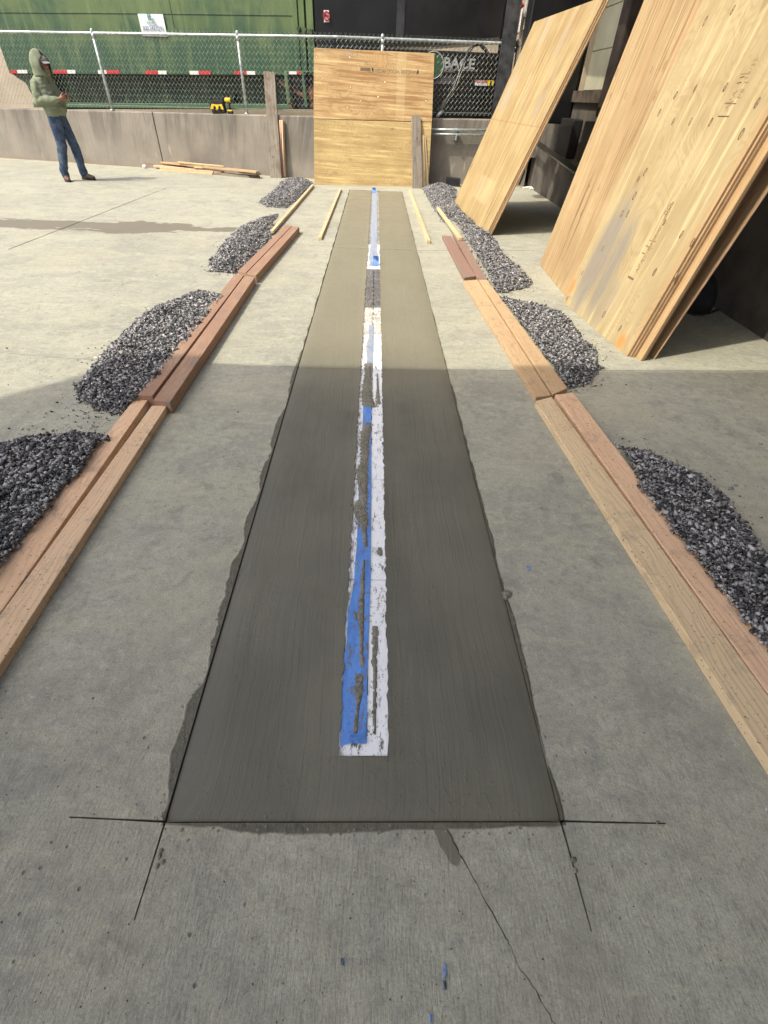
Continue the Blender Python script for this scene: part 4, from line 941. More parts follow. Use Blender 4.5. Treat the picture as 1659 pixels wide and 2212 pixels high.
# ------------------------------------------------------------------ warehouse on the right with its loading dock
dk = empty('loading_dock', (2.05 * H, 7 * H, 0), 'shaded loading dock side of the warehouse behind the leaning plywood', 'building')
def sx(y): return H * (2.0 + (9.45 - y / H) / 7.0 * .17)
mb = MB(); ya, ybk = -6.0, 9.45 * H
mb.hexa([(sx(ya), ya, -.02), (sx(ya) + .5, ya, -.02), (sx(ybk) + .5, ybk, -.02), (sx(ybk), ybk, -.02)], [(sx(ya), ya, 1.09 * H), (sx(ya) + .5, ya, 1.09 * H), (sx(ybk) + .5, ybk, 1.09 * H), (sx(ybk), ybk, 1.09 * H)]); obj('dock_wall', mb, plain('shade_toned_dock_concrete', (.10, .088, .072), .9, 0, .25, 2.5, .5), dk)  # concrete colour lowered to paint in the deep shade behind the plywood
def side(name, y0, y1, z0, z1, dx, th, mat, bev=0):
    mb = MB(); mb.hexa([(sx(y0) + dx, y0, z0), (sx(y0) + dx + th, y0, z0), (sx(y1) + dx + th, y1, z0), (sx(y1) + dx, y1, z0)], [(sx(y0) + dx, y0, z1), (sx(y0) + dx + th, y0, z1), (sx(y1) + dx + th, y1, z1), (sx(y1) + dx, y1, z1)]); return obj(name, mb, mat, dk, bevel=bev)
z9 = 1.09 * H + .002
side('upper_wall', ya, 6.5 * H, z9, 6.0, .03, .4, plain('shade_toned_siding', (.10, .08, .06), .9, 0, .1, 2, .2)); side('upper_wall', 7.5 * H, ybk, z9, 6.0, .03, .4, M_tan); side('upper_wall', 6.5 * H + .002, 7.5 * H - .002, 3.9, 6.0, .03, .4, M_tan)  # near stretch coloured dark to cut bounce and deepen the dock shade
mdoor = plain('pale_green_door', (.47, .46, .33), .6, 0, .08, 2, .1)
for k in range(5): side('door_panel', 6.5 * H + .004, 7.5 * H - .004, z9 + .03 + k * .46, z9 + .03 + k * .46 + .452, .10, .06, mdoor, .006)
side('door_sill', 6.45 * H, 7.55 * H, z9 - .12, z9 + .02, -.06, .14, plain('dock_sill', (.09, .07, .05), .8, 0, .3, 6, .3))
side('dock_pad', 7.5 * H, 7.78 * H, .80 * H, 3.9, -.95, .93, M_black, .02); side('dock_pad', 6.0 * H, 6.2 * H, .9 * H, 3.9, -.22, .20, plain('brown_black_pad', (.035, .024, .018), .8, 0, .3, 5, .2), .02)
mb = MB(); mb.box(1.5, 3.4, 2.4, 10.4, 4.0, 4.15); obj('added_shade_awning', mb, M_blacks, dk)  # unseen awning added to keep sky light off the ground under the plywood
side('dock_bumper', 7.0 * H, 7.5 * H, .50 * H, .86 * H, -.16, .155, M_rubber, .02); side('dock_bumper', 6.2 * H, 6.6 * H, .50 * H, .86 * H, -.16, .155, M_rubber, .02)
side('dock_pad', 4.0 * H, 4.3 * H, .8 * H, 3.9, -.40, .38, M_black, .02); side('dock_pad', 2.6 * H, 2.85 * H, .8 * H, 3.9, -.40, .38, M_black, .02)
mb = MB(); mb.box(1.42 * H, 2.6 * H, 9.46 * H, 9.7 * H, 0, 6.0); obj('end_wall', mb, M_tan, dk)
mb = MB(); mb.box(1.99 * H - .05, 1.99 * H + .02, 9.2 * H, 9.459 * H, 0, 1.08 * H); obj('wall_end_post', mb, MW, dk)
def PX(x, y, X): return PH(x, y, Vector((X, 0, 0)), Vector((1, 0, 0)))
a, b = PX(1140, 294, 1.86 * H), PX(1240, 367, 1.86 * H); mb = MB(); mb.tube([a + (a - b) * .1, b + (b - a) * .2], .045, 4)
tag(obj('steel_brace', mb, M_black), 'black steel bar sloping down in front of the shaded dock wall', 'bar')
py = 8.75 * H
def PY(x, y, Y=py): return PH(x, y, Vector((0, Y, 0)), Vector((0, 1, 0)))
a, b = PY(1132, 340), PY(1165, 311); mb = MB(); mb.box(a.x, b.x, py, py + .2, a.z, b.z); tag(obj('junction_box', mb, plain('grey_box', (.22, .21, .19), .7, 0, .2, 8, .3), bevel=.01), 'grey junction box hanging above the floor between the two leaning stacks', 'box')
mb = MB(); a = PY(1134, 342, py + .05); mb.tube([a, PY(1132, 372, py + .05), PY(1126, 388, py + .05), PY(1122, 398, py + .1)], .022, 8); tag(obj('bent_pipe', mb, M_rubber, smooth=True), 'dark bent pipe running down below the grey junction box', 'pipe')
# switch gear on the tan wall above the fence
yw = 9.45 * H
def wbox(name, x0, y0_, x1, y1_, d, mat, label, cat, bev=.006, off=0.0):
    a, b = PY(x0, y1_, yw - off), PY(x1, y0_, yw - off); mb = MB(); mb.box(a.x, b.x, yw - off - d, yw - off, a.z, b.z); o = obj(name, mb, mat, bevel=bev); tag(o, label, cat); return o
swb = wbox('switch_box', 1130, -8, 1147, 38, .14, plain('enclosure_grey', (.50, .52, .52), .5, .1, .1, 5, .1), 'grey electrical switch box with red handle on the tan wall', 'switch box')
a = PY(1122.5, 2, yw - .18); b = PY(1128.5, 17, yw - .18); mb = MB(); mb.tube([a, b], [.03, .045], 8); obj('red_handle', mb, M_red, swb, smooth=True)
wbox('meter_box', 1128, 41, 1138.5, 65, .12, plain('meter_grey', (.42, .42, .40), .5, .1, .2, 9, .1), 'smaller grey box fixed right below the switch box', 'box')
wbox('white_conduit_cover', 1120, 18, 1127, 70, .10, flat('cover_white', (.68, .72, .78), .5), 'narrow white cover strip beside the two grey wall boxes', 'cover')
for i, pts in enumerate((((1128, 66), (1122, 84), (1114, 98), (1106, 112)), ((1120, 70), (1113, 80), (1114, 92), (1119, 86)), ((1135, 66), (1133, 80), (1126, 95), (1112, 122)))):
    mb = MB(); mb.tube([PY(x, y, yw - .16) for x, y in pts], .009, 6); tag(obj('loose_wire', mb, M_rubber, smooth=True), ('loose dark wire hanging in a long curve below the white cover strip', 'short dark wire curled back up beside the dark column', 'loose dark wire hanging below the smaller grey box')[i], 'wire', 'wires dangling from the wall boxes')
mb = MB(); mb.tube([WR.at(x, y, .02) for x, y in ((1092, 90), (1108, 89), (1116, 93), (1118, 102), (1114, 109), (1092, 110))], .03, 10); tag(obj('rubber_hose', mb, M_rubber, smooth=True), 'black rubber hose bent in a short U beside the column', 'hose')
# grate box on the ground at the foot of the wall
gb = empty('floor_drain_box', G(978, 402), 'small black ribbed box on the ground at the foot of the wall', 'box')
a, b = G(964, 401), G(993, 404); mb = MB(); hgt_ = .14; dv_ = Vector((0, .16, 0)); mb.hexa([a, b, b + dv_, a + dv_], [p + Vector((0, 0, hgt_)) for p in (a, b, b + dv_, a + dv_)]); obj('casing', mb, M_rubber, gb)
for k in range(7):
    z = .012 + k * .019; mb = MB(); p = a + Vector((-.004, -.012, z)); r_ = b + Vector((.004, -.012, z)); mb.hexa([p, r_, r_ + Vector((0, .011, 0)), p + Vector((0, .011, 0))], [x + Vector((0, 0, .008)) for x in (p, r_, r_ + Vector((0, .011, 0)), p + Vector((0, .011, 0)))]); obj('rib', mb, M_blacks, gb)
# ------------------------------------------------------------------ plywood
P_c = None
def ext_C(m, r, col):
    x, y, z = m.sep(r)
    n1 = m.noise(m.sc(r, 9, 1.1, 1), 1, 5, .6)
    def blob(cx, cy, rx, ry, soft=.35):
        d = m.n('ShaderNodeVectorMath', operation='LENGTH'); m.put(d.inputs[0], m.vm('MULTIPLY', m.vm('SUBTRACT', m.xyz(x, y, 0.0), (cx, cy, 0)), (1 / rx, 1 / ry, 0)))
        return m.ss(m.ma('ADD', d.outputs['Value'], m.ma('MULTIPLY', m.ma('SUBTRACT', n1, .5), 1.1)), 1 - soft, 1 + soft, 1, 0)
    g = m.ma('MAXIMUM', blob(-.36, .42, .15, .46), blob(-.13, .42, .09, .38)); g = m.ma('MAXIMUM', g, m.ma('MULTIPLY', blob(.02, .2, .1, .2), .5))
    col = m.mix(m.ma('MULTIPLY', g, .72), col, (.22, .205, .18))
    for cx, cy in ((-.585, .15), (.46, .05)):
        col = m.mix(m.ma('MULTIPLY', blob(cx, cy, .045, .06, .5), .8), col, (.85, .24, .06))
    # warm stain along the right edge
    col = m.mix(m.ss(m.ma('ADD', x, m.ma('MULTIPLY', n1, .05)), .54, .62, 0, .35), col, (.46, .26, .12))
    return col
def ext_B(m, r, col):
    x, y, z = m.sep(r)
    col = m.mix(m.ma('MULTIPLY', m.ss(m.noise(m.sc(r, 3.2, .9, 1), 1, 4), .48, .66), m.ss(y, .3, 2.0, .4, .8)), col, (.47, .31, .16))
    return m.mix(m.ma('MULTIPLY', m.ss(m.noise(m.sc(r, 1, 12, 1), 1, 3), .6, .7), .25), col, (.40, .25, .12))
def ext_A(m, r, col):
    x, y, z = m.sep(r)
    g = m.ma('MULTIPLY', m.ss(m.noise(m.sc(r, 2.6, 1.1, 1), 1, 5, .65), .5, .62), m.ss(y, 1.2, 1.5, 0, 1))
    col = m.mix(m.ma('MULTIPLY', g, .5), col, (.36, .32, .25))
    seam = m.ss(m.ma('ABSOLUTE', m.ma('SUBTRACT', m.ma('ADD', y, m.ma('MULTIPLY', m.noise(m.sc(r, 6, 0, 0), 1, 4), .04)), 1.27)), .0, .012, 1, 0)
    col = m.mix(m.ma('MULTIPLY', seam, .6), col, (.30, .14, .08))
    pt = m.ma('MULTIPLY', m.ma('MULTIPLY', m.ss(x, -.3, -.27), m.ss(x, .5, .53, 1, 0)), m.ma('MULTIPLY', m.ss(y, .25, .28), m.ss(y, .55, .58, 1, 0)))
    return m.mix(m.ma('MULTIPLY', pt, .22), col, (.62, .50, .30))
PLc = mat_ply('plywood_cathedral', (.46, .37, .20), (.29, .20, .092), 'cath', .5, .6, ext_C, .28)
PLb = mat_ply('plywood_streaked', (.47, .355, .19), (.26, .15, .065), 'stripe', .3, 1.5, ext_B, 1.0)
PLa = mat_ply('plywood_pale_streaked', (.43, .335, .165), (.23, .135, .056), 'stripe', .12, 1.4, ext_A, .95)
PLp = mat_ply('plywood_back', (.42, .29, .16), (.26, .16, .08), 'cath', .3, .6)
def mat_edge():
    m = Mat('plywood_edge'); z = m.sep(m.raw())[2]
    ln = m.ss(m.ma('SINE', m.ma('MULTIPLY', z, 6.283 / .0075)), -.3, .5)
    col = m.mix(ln, (.15, .08, .035), (.50, .34, .185)); return m.fin(m.mix(m.ss(m.noise(m.pos(), 20, 4), .5, .7, 0, .4), col, (.2, .11, .05)), .85)
PLe = mat_edge()
def solve_lean(b0, b1, base_px, pix):
    e = (b1 - b0).normalized(); N = ray(*base_px).cross(ray(*pix)); w_ = N.cross(e).normalized()
    return w_ * (1 if w_.z > 0 else -1)
def sheet(name, b0, b1, wdir, l0, l1, thick, mat, label, cat='plywood', group=None, parent=None, lift=.0, edge=PLe):
    """b0 (far end), b1 (near end): bottom edge; the visible face looks towards -x"""
    n = (b1 - b0).cross(wdir).normalized()
    if n.x > 0: n = -n
    q = [b0 + wdir * l0, b1 + wdir * l0, b1 + wdir * l1, b0 + wdir * l1]
    q = [p + n * lift for p in q]
    return board(name, q, thick, mat, label, cat, group, nrm=n, parent=parent, bevel=.0015, ply=edge), n
gP = 'plywood sheets leaning against the dock'
# A, the far stack
A0, A1 = G(980, 440), G(1050, 508); wA = solve_lean(A0, A1, (980, 440), (1163, 27)); LA = 2.44
_, nA = sheet('plywood_sheet', A0, A1, wA, 0, LA, .019, PLa, 'pale streaked plywood sheet, front one of the far leaning stack', group=gP)
for k, (ds, dl, mt) in enumerate(((.012, -.02, PLp), (.03, .01, PLb))):
    o_ = -nA * (.0205 * (k + 1)); sheet('plywood_sheet', A0 + o_ + (A1 - A0) * .004, A1 + o_ + (A1 - A0).normalized() * ds, wA, 0.0, LA + dl, .018, mt, ('second' if k == 0 else 'rearmost') + ' plywood sheet of the far leaning stack, only its near edge showing', group=gP)
# C and the sheets behind it
C0, C1 = G(1216, 653), G(1354, 770); wC = solve_lean(C0, C1, (1216, 653), (1512, 12)); LC = 2.44
oc, nC = sheet('plywood_sheet', C0, C1, wC, 0, LC, .018, PLc, 'knotty plywood sheet with orange paint corners and a blue line, nearest the camera', group=gP)
cdir = (C1 - C0).normalized()
for k in range(2):
    o_ = -nC * (.0195 * (k + 1)); sheet('plywood_sheet', C0 + o_ + cdir * random.uniform(.0, .02), C1 + o_ + cdir * (.012 + .006 * k), wC, 0, LC + random.uniform(-.01, .01), .0175, PLp, ('second' if k == 0 else 'third') + ' plywood sheet tight behind the blue lined one, only its edge showing', group=gP)
D0, D1 = C0 - nC * .060 + cdir * .10, G(1379, 779) ; D1 = C1 - nC * .060 + cdir * .085
wD = wC
sheet('plywood_sheet', D0, D1, wD, 0, LC, .022, mat_ply('plywood_orange', (.50, .35, .18), (.32, .18, .08), 'stripe', .1, .7), 'orange tinted plywood sheet sticking out a hand past the blue lined one', group=gP)
mpaint = Mat('chipped_green_edge'); PG = mpaint.fin(mpaint.mix(mpaint.ss(mpaint.noise(mpaint.pos(), 7, 3), .5, .6), (.22, .13, .07), (.03, .10, .04)), .8)
sheet('plywood_sheet', D0 - nC * .0235, D1 - nC * .0235 - cdir * .01, wD, 0, LC, .018, PLp, 'plywood sheet with green paint on its edge, under the orange tinted one', group=gP, edge=PG)
E1 = G(1411, 776); wE = solve_lean(C0, C1, (1411, 776), (1659, 409)); E0 = E1 - cdir * 1.2
sheet('plywood_sheet', E0, E1, wE, 0, 2.44, .012, PLp, 'thin dark faced plywood sheet standing apart at the rear of the near stack', group=gP, edge=plain('pale_edge', (.60, .38, .24), .8, 0, .2, 12, .1))
# B, the middle stack, its near part hidden behind C
B0 = G(1165, 572); B1 = G(1218, 637); bdir = (B1 - B0).normalized(); B1 = B0 + bdir * 1.22; wB = solve_lean(B0, B1, (1165, 572), (1391, 0))
ob, nB = sheet('plywood_sheet', B0, B1, wB, 0, 2.44, .018, PLb, 'golden streaked plywood sheet, front one of the middle leaning stack', group=gP)
for k in range(2):
    o_ = -nB * (.0195 * (k + 1)); sheet('plywood_sheet', B0 + o_ + bdir * .01, B1 + o_ + bdir * (.01 + .01 * k), wB, 0, 2.44 + .015 * (k + 1), .0175, PLp, ('second' if k == 0 else 'rearmost') + ' plywood sheet of the middle leaning stack, seen only by its edge', group=gP)
# marks on C
def onC(x, y, off=.0012): return PH(x, y, C0 + nC * off, nC)
M_line = Mat('blue_grey_marker'); M_line = M_line.fin(M_line.mix(M_line.ss(M_line.noise(M_line.pos(), 60, 4), .35, .7), (.13, .15, .19), (.26, .26, .25)), .7)
def disp4(x, y): return ((1700 + x / 2.074) * .6636, (500 + y / 2.074) * .6636)
lp = [(550, 1225, 1.5), (640, 1060, 2), (700, 950, 3), (760, 850, 4.5), (800, 760, 5), (850, 700, 9), (900, 610, 6), (950, 540, 8), (1000, 440, 10), (1050, 350, 8), (1090, 280, 6), (1130, 210, 3)]
mb = MB(); L_ = []; R2 = []
for x, y, w_ in lp:
    p = onC(*disp4(x - w_ * .95, y)); q = onC(*disp4(x + w_ * .95, y)); L_.append(p); R2.append(q)
mb.add(L_ + R2, [(i, len(L_) + i, len(L_) + i + 1, i + 1) for i in range(len(L_) - 1)]); obj('marker_line', mb, M_line, oc)
M_stamp = flat('stamp_ink', (.21, .15, .09), .8); M_stampf = flat('faint_stamp_ink', (.36, .25, .13), .8)
def stampC(body, px, size, up_, mat, rot=0.0, sq=1.0, parent=oc, base=None, nn=None, wd=None):
    nn = nn or nC; wd = wd or wC; b = PH(px[0], px[1], (base or C0) + nn * .001, nn); x = Vector(wd) * up_; y = nn.cross(x)
    text('stamp', body, size, b, x, y, mat, parent, off=.0004, squash=sq)
cs = ((2020, 7.372, 650), )
def d5(X, Y): return ((2020 + X / 7.372) * .6636, (650 + Y / 7.372) * .6636)
stampC('DOL', d5(1090, 380), .04, 1, M_stamp)
for (x0, y0_, x1, y1_) in ((960, 450, 1085, 235), (1015, 520, 1280, 50)):
    mb = MB(); mb.tube([onC(*d5(x0, y0_)), onC(*d5(x1, y1_))], .0013, 4); obj('stamp_rule', mb, M_stamp, oc)
for (x0, y0_, x1, y1_, r_) in ((180, 1850, 300, 1920, .004), (195, 1825, 315, 1900, .003), (595, 1100, 690, 1150, .002), (610, 1085, 700, 1135, .002), (700, 1140, 770, 1175, .0015), (515, 1270, 575, 1295, .003), (690, 965, 850, 1005, .0022)):
    mb = MB(); mb.tube([onC(*d5(x0, y0_)), onC(*d5(x1, y1_))], r_, 4); obj('stamp_rule', mb, M_stamp if r_ > .0022 else M_stampf, oc)
stampC('APA', d5(400, 1760), .05, 1, M_stampf); stampC('32/16', d5(545, 1500), .05, 1, M_stampf, sq=.8); stampC('EXPOSURE 1', d5(690, 1230), .04, 1, M_stampf, sq=.8)
def d6(X, Y): return ((2280 + X / 8.295) * .6636, (200 + Y / 8.295) * .6636)
for (x0, y0_, x1, y1_, r_) in ((480, 1475, 770, 1480, .003), (665, 1135, 960, 1135, .002), (700, 1095, 900, 1080, .0015), (985, 580, 1110, 560, .0022), (1100, 340, 1250, 325, .0015), (1075, 435, 1190, 400, .002)):
    mb = MB(); mb.tube([onC(*d6(x0, y0_)), onC(*d6(x1, y1_))], r_, 4); obj('stamp_rule', mb, M_stamp if r_ > .0019 else M_stampf, oc)
stampC('APA', d6(720, 1340), .055, 1, M_stampf); stampC('PS 1', d6(1060, 1000), .05, 1, M_stampf); stampC('15/32', d6(1250, 500), .045, 1, M_stampf)
def knots(pl, base, nn, wd, pts, par, mat, r=.013, el=2.1):
    e2 = nn.cross(wd).normalized()
    for (x, y, k) in pts:
        c = PH(x, y, base + nn * .0009, nn); a_ = random.uniform(-.15, .15); mb = MB()
        mb.ngon([c + wd * r * el * k * math.cos(t) + e2 * r * k * (math.sin(t) + a_ * math.cos(t)) * random.uniform(.88, 1.08) for t in np.linspace(0, 2 * math.pi, 15)[:-1]]); o_ = obj('knot', mb, mat, par)
        c = c + nn * .0007 - e2 * r * .22 * k; mb = MB(); mb.ngon([c + wd * r * el * .72 * k * math.cos(t) + e2 * r * .62 * k * math.sin(t) for t in np.linspace(0, 2 * math.pi, 13)[:-1]]); obj('knot_heart', mb, PKh, o_)
PKd = plain('knot_brown', (.13, .07, .03), .8, 0, .25, 60, .2); PKh = plain('knot_tan', (.36, .25, .13), .8, 0, .25, 60, .2); PKr = plain('knot_reddish', (.34, .17, .08), .8, 0, .25, 60, .2)
def dD(x, y): return ((1400 + x / 1.508) * .6636, y / 1.508 * .6636)
kc = [(*disp4(x, y), k) for x, y, k in ((830, 125, 1), (758, 285, 1.1), (672, 405, .9), (712, 405, .9), (960, 465, .8), (1075, 545, .9), (1148, 600, 1), (893, 800, 1), (1038, 820, .9), (545, 640, .8), (405, 805, .7), (303, 978, .8), (550, 1085, 1), (660, 1180, .9))]
kc += [(*dD(x, y), k) for x, y, k in ((1350, 103, 1), (1485, 50, .9), (1205, 468, .9), (1450, 428, .9), (1605, 505, 1), (1125, 553, .9), (1193, 597, .8), (1278, 597, .8), (1377, 600, .9), (1527, 658, 1.1))]
knots('knot', C0, nC, wC, kc, oc, PKd)
knots('knot', B0, nB, wB, [(*dD(x, y), k) for x, y, k in ((915, 355, 1), (985, 335, .9), (1085, 345, .9), (1150, 325, 1.2), (1005, 500, .8), (885, 470, .9), (960, 470, .8), (1105, 470, 1.1))] + [(*disp4(x, y), k) for x, y, k in ((450, 230, .9), (515, 235, .9), (400, 400, 1), (175, 680, .7), (270, 710, .7), (300, 800, .6))], ob, PKr, r=.012, el=2.6)
# upright plywood closing the far end
E_0, E_1 = G(679, 399), G(925, 404); epn = Vector((0, 0, 0))
topline = WL.at(678, 103, -.02)
ed = (E_1 - E_0).normalized(); tl = WR.at(808, 108, -.045); epn = ed.cross((tl - E_0)).normalized()
if epn.y > 0: epn = -epn
def onE(x, y, off=0.0): return PH(x, y, E_0 + epn * off, epn)
def ext_U(m, r, col):
    x, y, z = m.sep(r)
    pt = m.ma('MULTIPLY', m.ss(x, .42, .43), m.ss(m.ma('ADD', x, m.ma('MULTIPLY', m.noise(m.sc(r, 0, 4, 0), 1, 2), .02)), .60, .61, 1, 0))
    col = m.mix(m.ma('MULTIPLY', pt, .25), col, (.66, .54, .30))
    col = m.mix(m.ma('MULTIPLY', m.ss(m.noise(r, 1.6, 4), .52, .66), m.ss(y, .4, .9)), col, (.50, .315, .14))
    return m.mix(m.ma('MULTIPLY', m.ma('MULTIPLY', m.ss(m.noise(r, 3, 4), .45, .6), m.ss(x, -.2, -.6, 0, 1)), m.ss(y, .7, 1.0, 0, .5)), col, (.33, .26, .18))
PLu = mat_ply('plywood_brown_knotty', (.54, .39, .19), (.32, .18, .075), 'cath', .5, .9, ext_U, .9, axis='x')
PLl = mat_ply('plywood_yellow', (.53, .40, .185), (.30, .20, .08), 'cath', .4, .8, None, .45, axis='x')
eu = board('upright_plywood', [onE(677.5, 256), onE(933, 263), onE(938.5, 115), onE(678, 103)], .018, PLu, 'brown knotty plywood sheet, upper one of the two standing at the far end', 'plywood', 'plywood closing the far end of the strip', nrm=epn, bevel=.0015, ply=PLe)
el = board('upright_plywood', [E_0, onE(925, 404), onE(932.5, 264.5, -.004), onE(678, 257.5, -.004)], .018, PLl, 'yellow plywood sheet, lower one of the two standing at the far end', 'plywood', 'plywood closing the far end of the strip', nrm=epn, bevel=.0015, ply=PLe)
def d3(X, Y): return ((1150 + X / 6.636) * .6636, (200 + Y / 6.636) * .6636)
b = onE(*d3(1385, 245), .001); text('stamp', 'RANCHER WOOD PRODUCTS', .085, onE(*d3(1385, 200), .001), -ed, -(epn.cross(ed)) if (epn.cross(ed)).z > 0 else epn.cross(ed), M_stamp, eu, off=.0008, squash=.82)
for X, w_ in ((418, .012), (1395, .012)):
    mb = MB(); mb.tube([onE(*d3(X, 140 if X < 500 else 190), .001), onE(*d3(X, 210 if X < 500 else 262), .001)], w_, 4); obj('stamp_rule', mb, M_ink, eu)
for y0_ in (140, 165, 188):
    mb = MB(); mb.tube([onE(*d3(150, y0_ - 4), .001), onE(*d3(370, y0_ + 6), .001)], .006, 4); obj('stamp_rule', mb, M_stamp, eu)
M_knl = plain('fresh_knot_plug', (.78, .62, .36), .8, 0, .1, 30, .1); M_knd = plain('dark_knot_ring', (.30, .15, .06), .8, 0, .2, 30, .2)
for X, Y, s in ((333, 342, 1), (532, 343, 1.15), (583, 388, .8), (370, 470, 1), (537, 523, 1.1), (743, 493, 1.3), (702, 581, 1.4), (597, 604, 1), (340, 597, .8), (517, 644, 1), (528, 702, .8), (988, 606, 1.25), (836, 402, .7), (345, 415, .7)):
    c = onE((850 + X / 1.843) * .6636, Y / 1.843 * .6636, .0008); ex = ed; ey = epn.cross(ed)
    mb = MB(); mb.ngon([c + ex * .022 * s * math.cos(t) * random.uniform(.9, 1.1) + ey * .021 * s * math.sin(t) for t in np.linspace(0, 2 * math.pi, 15)[:-1]]); kn = obj('knot', mb, M_knd, eu)
    c = c + epn * .0008; mb = MB(); mb.ngon([c + ex * .013 * s * math.cos(t) + ey * .014 * s * math.sin(t) for t in np.linspace(0, 2 * math.pi, 13)[:-1]]); obj('knot_heart', mb, M_knl, kn)
# planks leaning near it
def leaner(name, px_bl, px_br, px_tr, px_tl, plane_pt, thick, mat, label, cat, bev=.003):
    a, b = G(*px_bl), G(*px_br); b.y = b.y
    d = (b - a).normalized(); n = d.cross(plane_pt - a).normalized()
    if n.y > 0: n = -n
    q = [a, PH(px_br[0], px_br[1], a, n), PH(*px_tr, a, n), PH(*px_tl, a, n)]
    return board(name, q, thick, mat, label, cat, nrm=n, bevel=bev)
leaner('weathered_plank', (584, 384), (608, 385), (593, 156), (569, 153), WL.at(580, 154, .06), .04, MWE, 'tall grey weathered plank leaning on the fence left of the upright plywood', 'plank')
leaner('thin_board', (608.5, 384), (613, 384), (609.5, 260), (606, 260), WL.at(607, 260, -.06), .09, L_brn, 'narrow brown board leaning on the wall against the tall grey plank', 'board')
leaner('thin_board', (613.5, 384), (617.5, 383.5), (614, 260), (610, 260), WL.at(612, 260, -.05), .09, L_pink, 'narrow orange board leaning on the wall beside the brown one', 'board')
leaner('weathered_plank', (891.5, 407), (912.5, 407), (908.5, 250), (889.5, 249), onE(900, 249, .055), .04, MWE, 'short grey weathered plank leaning on the upright plywood', 'plank')
leaner('pale_stick', (914.5, 405.5), (919.5, 405.5), (916, 292), (912.5, 291), onE(913, 290, .045), .03, L_stick, 'thin pale stick leaning on the upright plywood, next to the grey plank', 'stick')
leaner('pale_stick', (920, 404.5), (926, 404.5), (919.5, 294), (917, 293), onE(918, 294, .03), .02, L_stick, 'flat pale lath leaning on the right edge of the upright plywood', 'stick')
# ------------------------------------------------------------------ scrap lumber by the wall
def d7(X, Y): return ((440 + X / 3.858) * .6636, (490 + Y / 3.858) * .6636)
gS = 'scrap boards lying along the foot of the wall'
def scrap(p0, p1, z, w_, t, mat, label):
    a, b = G(*d7(*p0), z), G(*d7(*p1), z); d = (b - a).normalized(); s = Vector((-d.y, d.x, 0)) * w_
    board('scrap_board', [a, a + s, b + s, b], t, mat, label, 'board', gS)
scrap((75, 112), (1515, 262), .13, .12, .035, L_gold, 'longest brown scrap board lying on top at the foot of the wall')
scrap((530, 138), (1105, 192), .165, .05, .02, L_stick, 'thin pale lath on top of the longest scrap board')
scrap((95, 150), (440, 172), .09, .08, .03, L_red, 'short reddish scrap board at the left end of the pile')
scrap((225, 185), (1075, 262), .06, .13, .035, L_pink, 'pinkish scrap board in the middle of the pile by the wall')
scrap((305, 215), (975, 262), .055, .045, .03, L_stick, 'pale scrap stick at the front of the pile by the wall')
scrap((310, 238), (965, 285), .03, .05, .03, L_pine, 'lowest pale scrap stick at the front, touching the concrete')
scrap((735, 205), (850, 214), .10, .06, .02, L_stick, 'tiny pale offcut lying in the middle of the scrap pile')
scrap((980, 280), (1430, 318), .035, .16, .035, MWE, 'grey scrap board at the front right of the pile')
scrap((1265, 272), (1520, 292), .08, .2, .03, MWE, 'wide grey offcut lying across the right end of the pile')
scrap((1440, 316), (1565, 318), .035, .1, .035, L_brn, 'dark short offcut at the far right end of the scrap pile')
for X, Y, r_ in ((125, 208, .05), (105, 150, .03), (706, 270, .015)):
    c = G(*d7(X, Y + 14)); bm = bmesh.new(); bmesh.ops.create_icosphere(bm, subdivisions=2, radius=r_)
    for v in bm.verts: v.co *= 1 + .3 * mnoise.noise(v.co * 30); v.co.z = v.co.z * .7 + r_ * .68
    me = bpy.data.meshes.new('white_lump'); bm.to_mesh(me); bm.free(); me.materials.append(M_white); me.transform(Matrix.Translation(c))
    tag(link('foam_lump', me), {.05: 'larger white foam lump at the left end of the scrap boards', .03: 'smaller white lump above the larger one at the scrap boards', .015: 'tiny white crumb before the scrap boards'}[r_], 'litter')
# ------------------------------------------------------------------ tool bag and drill on the wall
def d8(X, Y): return ((660 + X / 11.85) * .6636, (300 + Y / 11.85) * .6636)
bg_ = empty('tool_bag', WL.at(*d8(610, 810), .05), 'small black and yellow tool bag sitting on the wall top', 'bag')
def wp(X, Y, off): return WL.at(*d8(X, Y), off)
zt_ = walltop(WL.at(*d8(610, 810)).x)
f_ = [wp(370, 815, .0), wp(860, 800, .0), wp(760, 350, .0), wp(590, 330, .0), wp(460, 300, .0), wp(330, 330, .0), wp(220, 375, .0)]
dz_ = zt_ - min(f_[0].z, f_[1].z) + .002
f_ = [p + Vector((0, 0, dz_)) for p in f_]; bk = [p + WL.n * .10 for p in f_]; m_ = len(f_)
mid = [(a + b) / 2 + ((a + b) / 2 - sum(f_, Vector()) / m_).normalized() * .008 for a, b in zip(f_, bk)]
mb = MB(); mb.add(f_ + mid + bk, [tuple(range(m_))] + [(i, (i + 1) % m_, m_ + (i + 1) % m_, m_ + i) for i in range(m_)] + [(m_ + i, m_ + (i + 1) % m_, 2 * m_ + (i + 1) % m_, 2 * m_ + i) for i in range(m_)] + [tuple(range(3 * m_ - 1, 2 * m_ - 1, -1))])
M_nyl = plain('black_nylon', (.014, .014, .015), .8, 0, .2, 20, .4); M_yel = plain('tool_yellow', (.80, .52, .02), .5, 0, .1, 10, .1)
obj('body', mb, M_nyl, bg_, bevel=.01)
fo_ = [wp(X, Y, -.006) + Vector((0, 0, dz_)) for X, Y in ((295, 650), (450, 660), (520, 700), (570, 665), (800, 665), (730, 460), (560, 480), (340, 450))]; mb = MB()
mb.add(fo_ + [p + WL.n * .012 for p in fo_], [tuple(range(8))] + [(i, (i + 1) % 8, 8 + (i + 1) % 8, 8 + i) for i in range(8)]); obj('front_pocket', mb, M_yel, bg_)
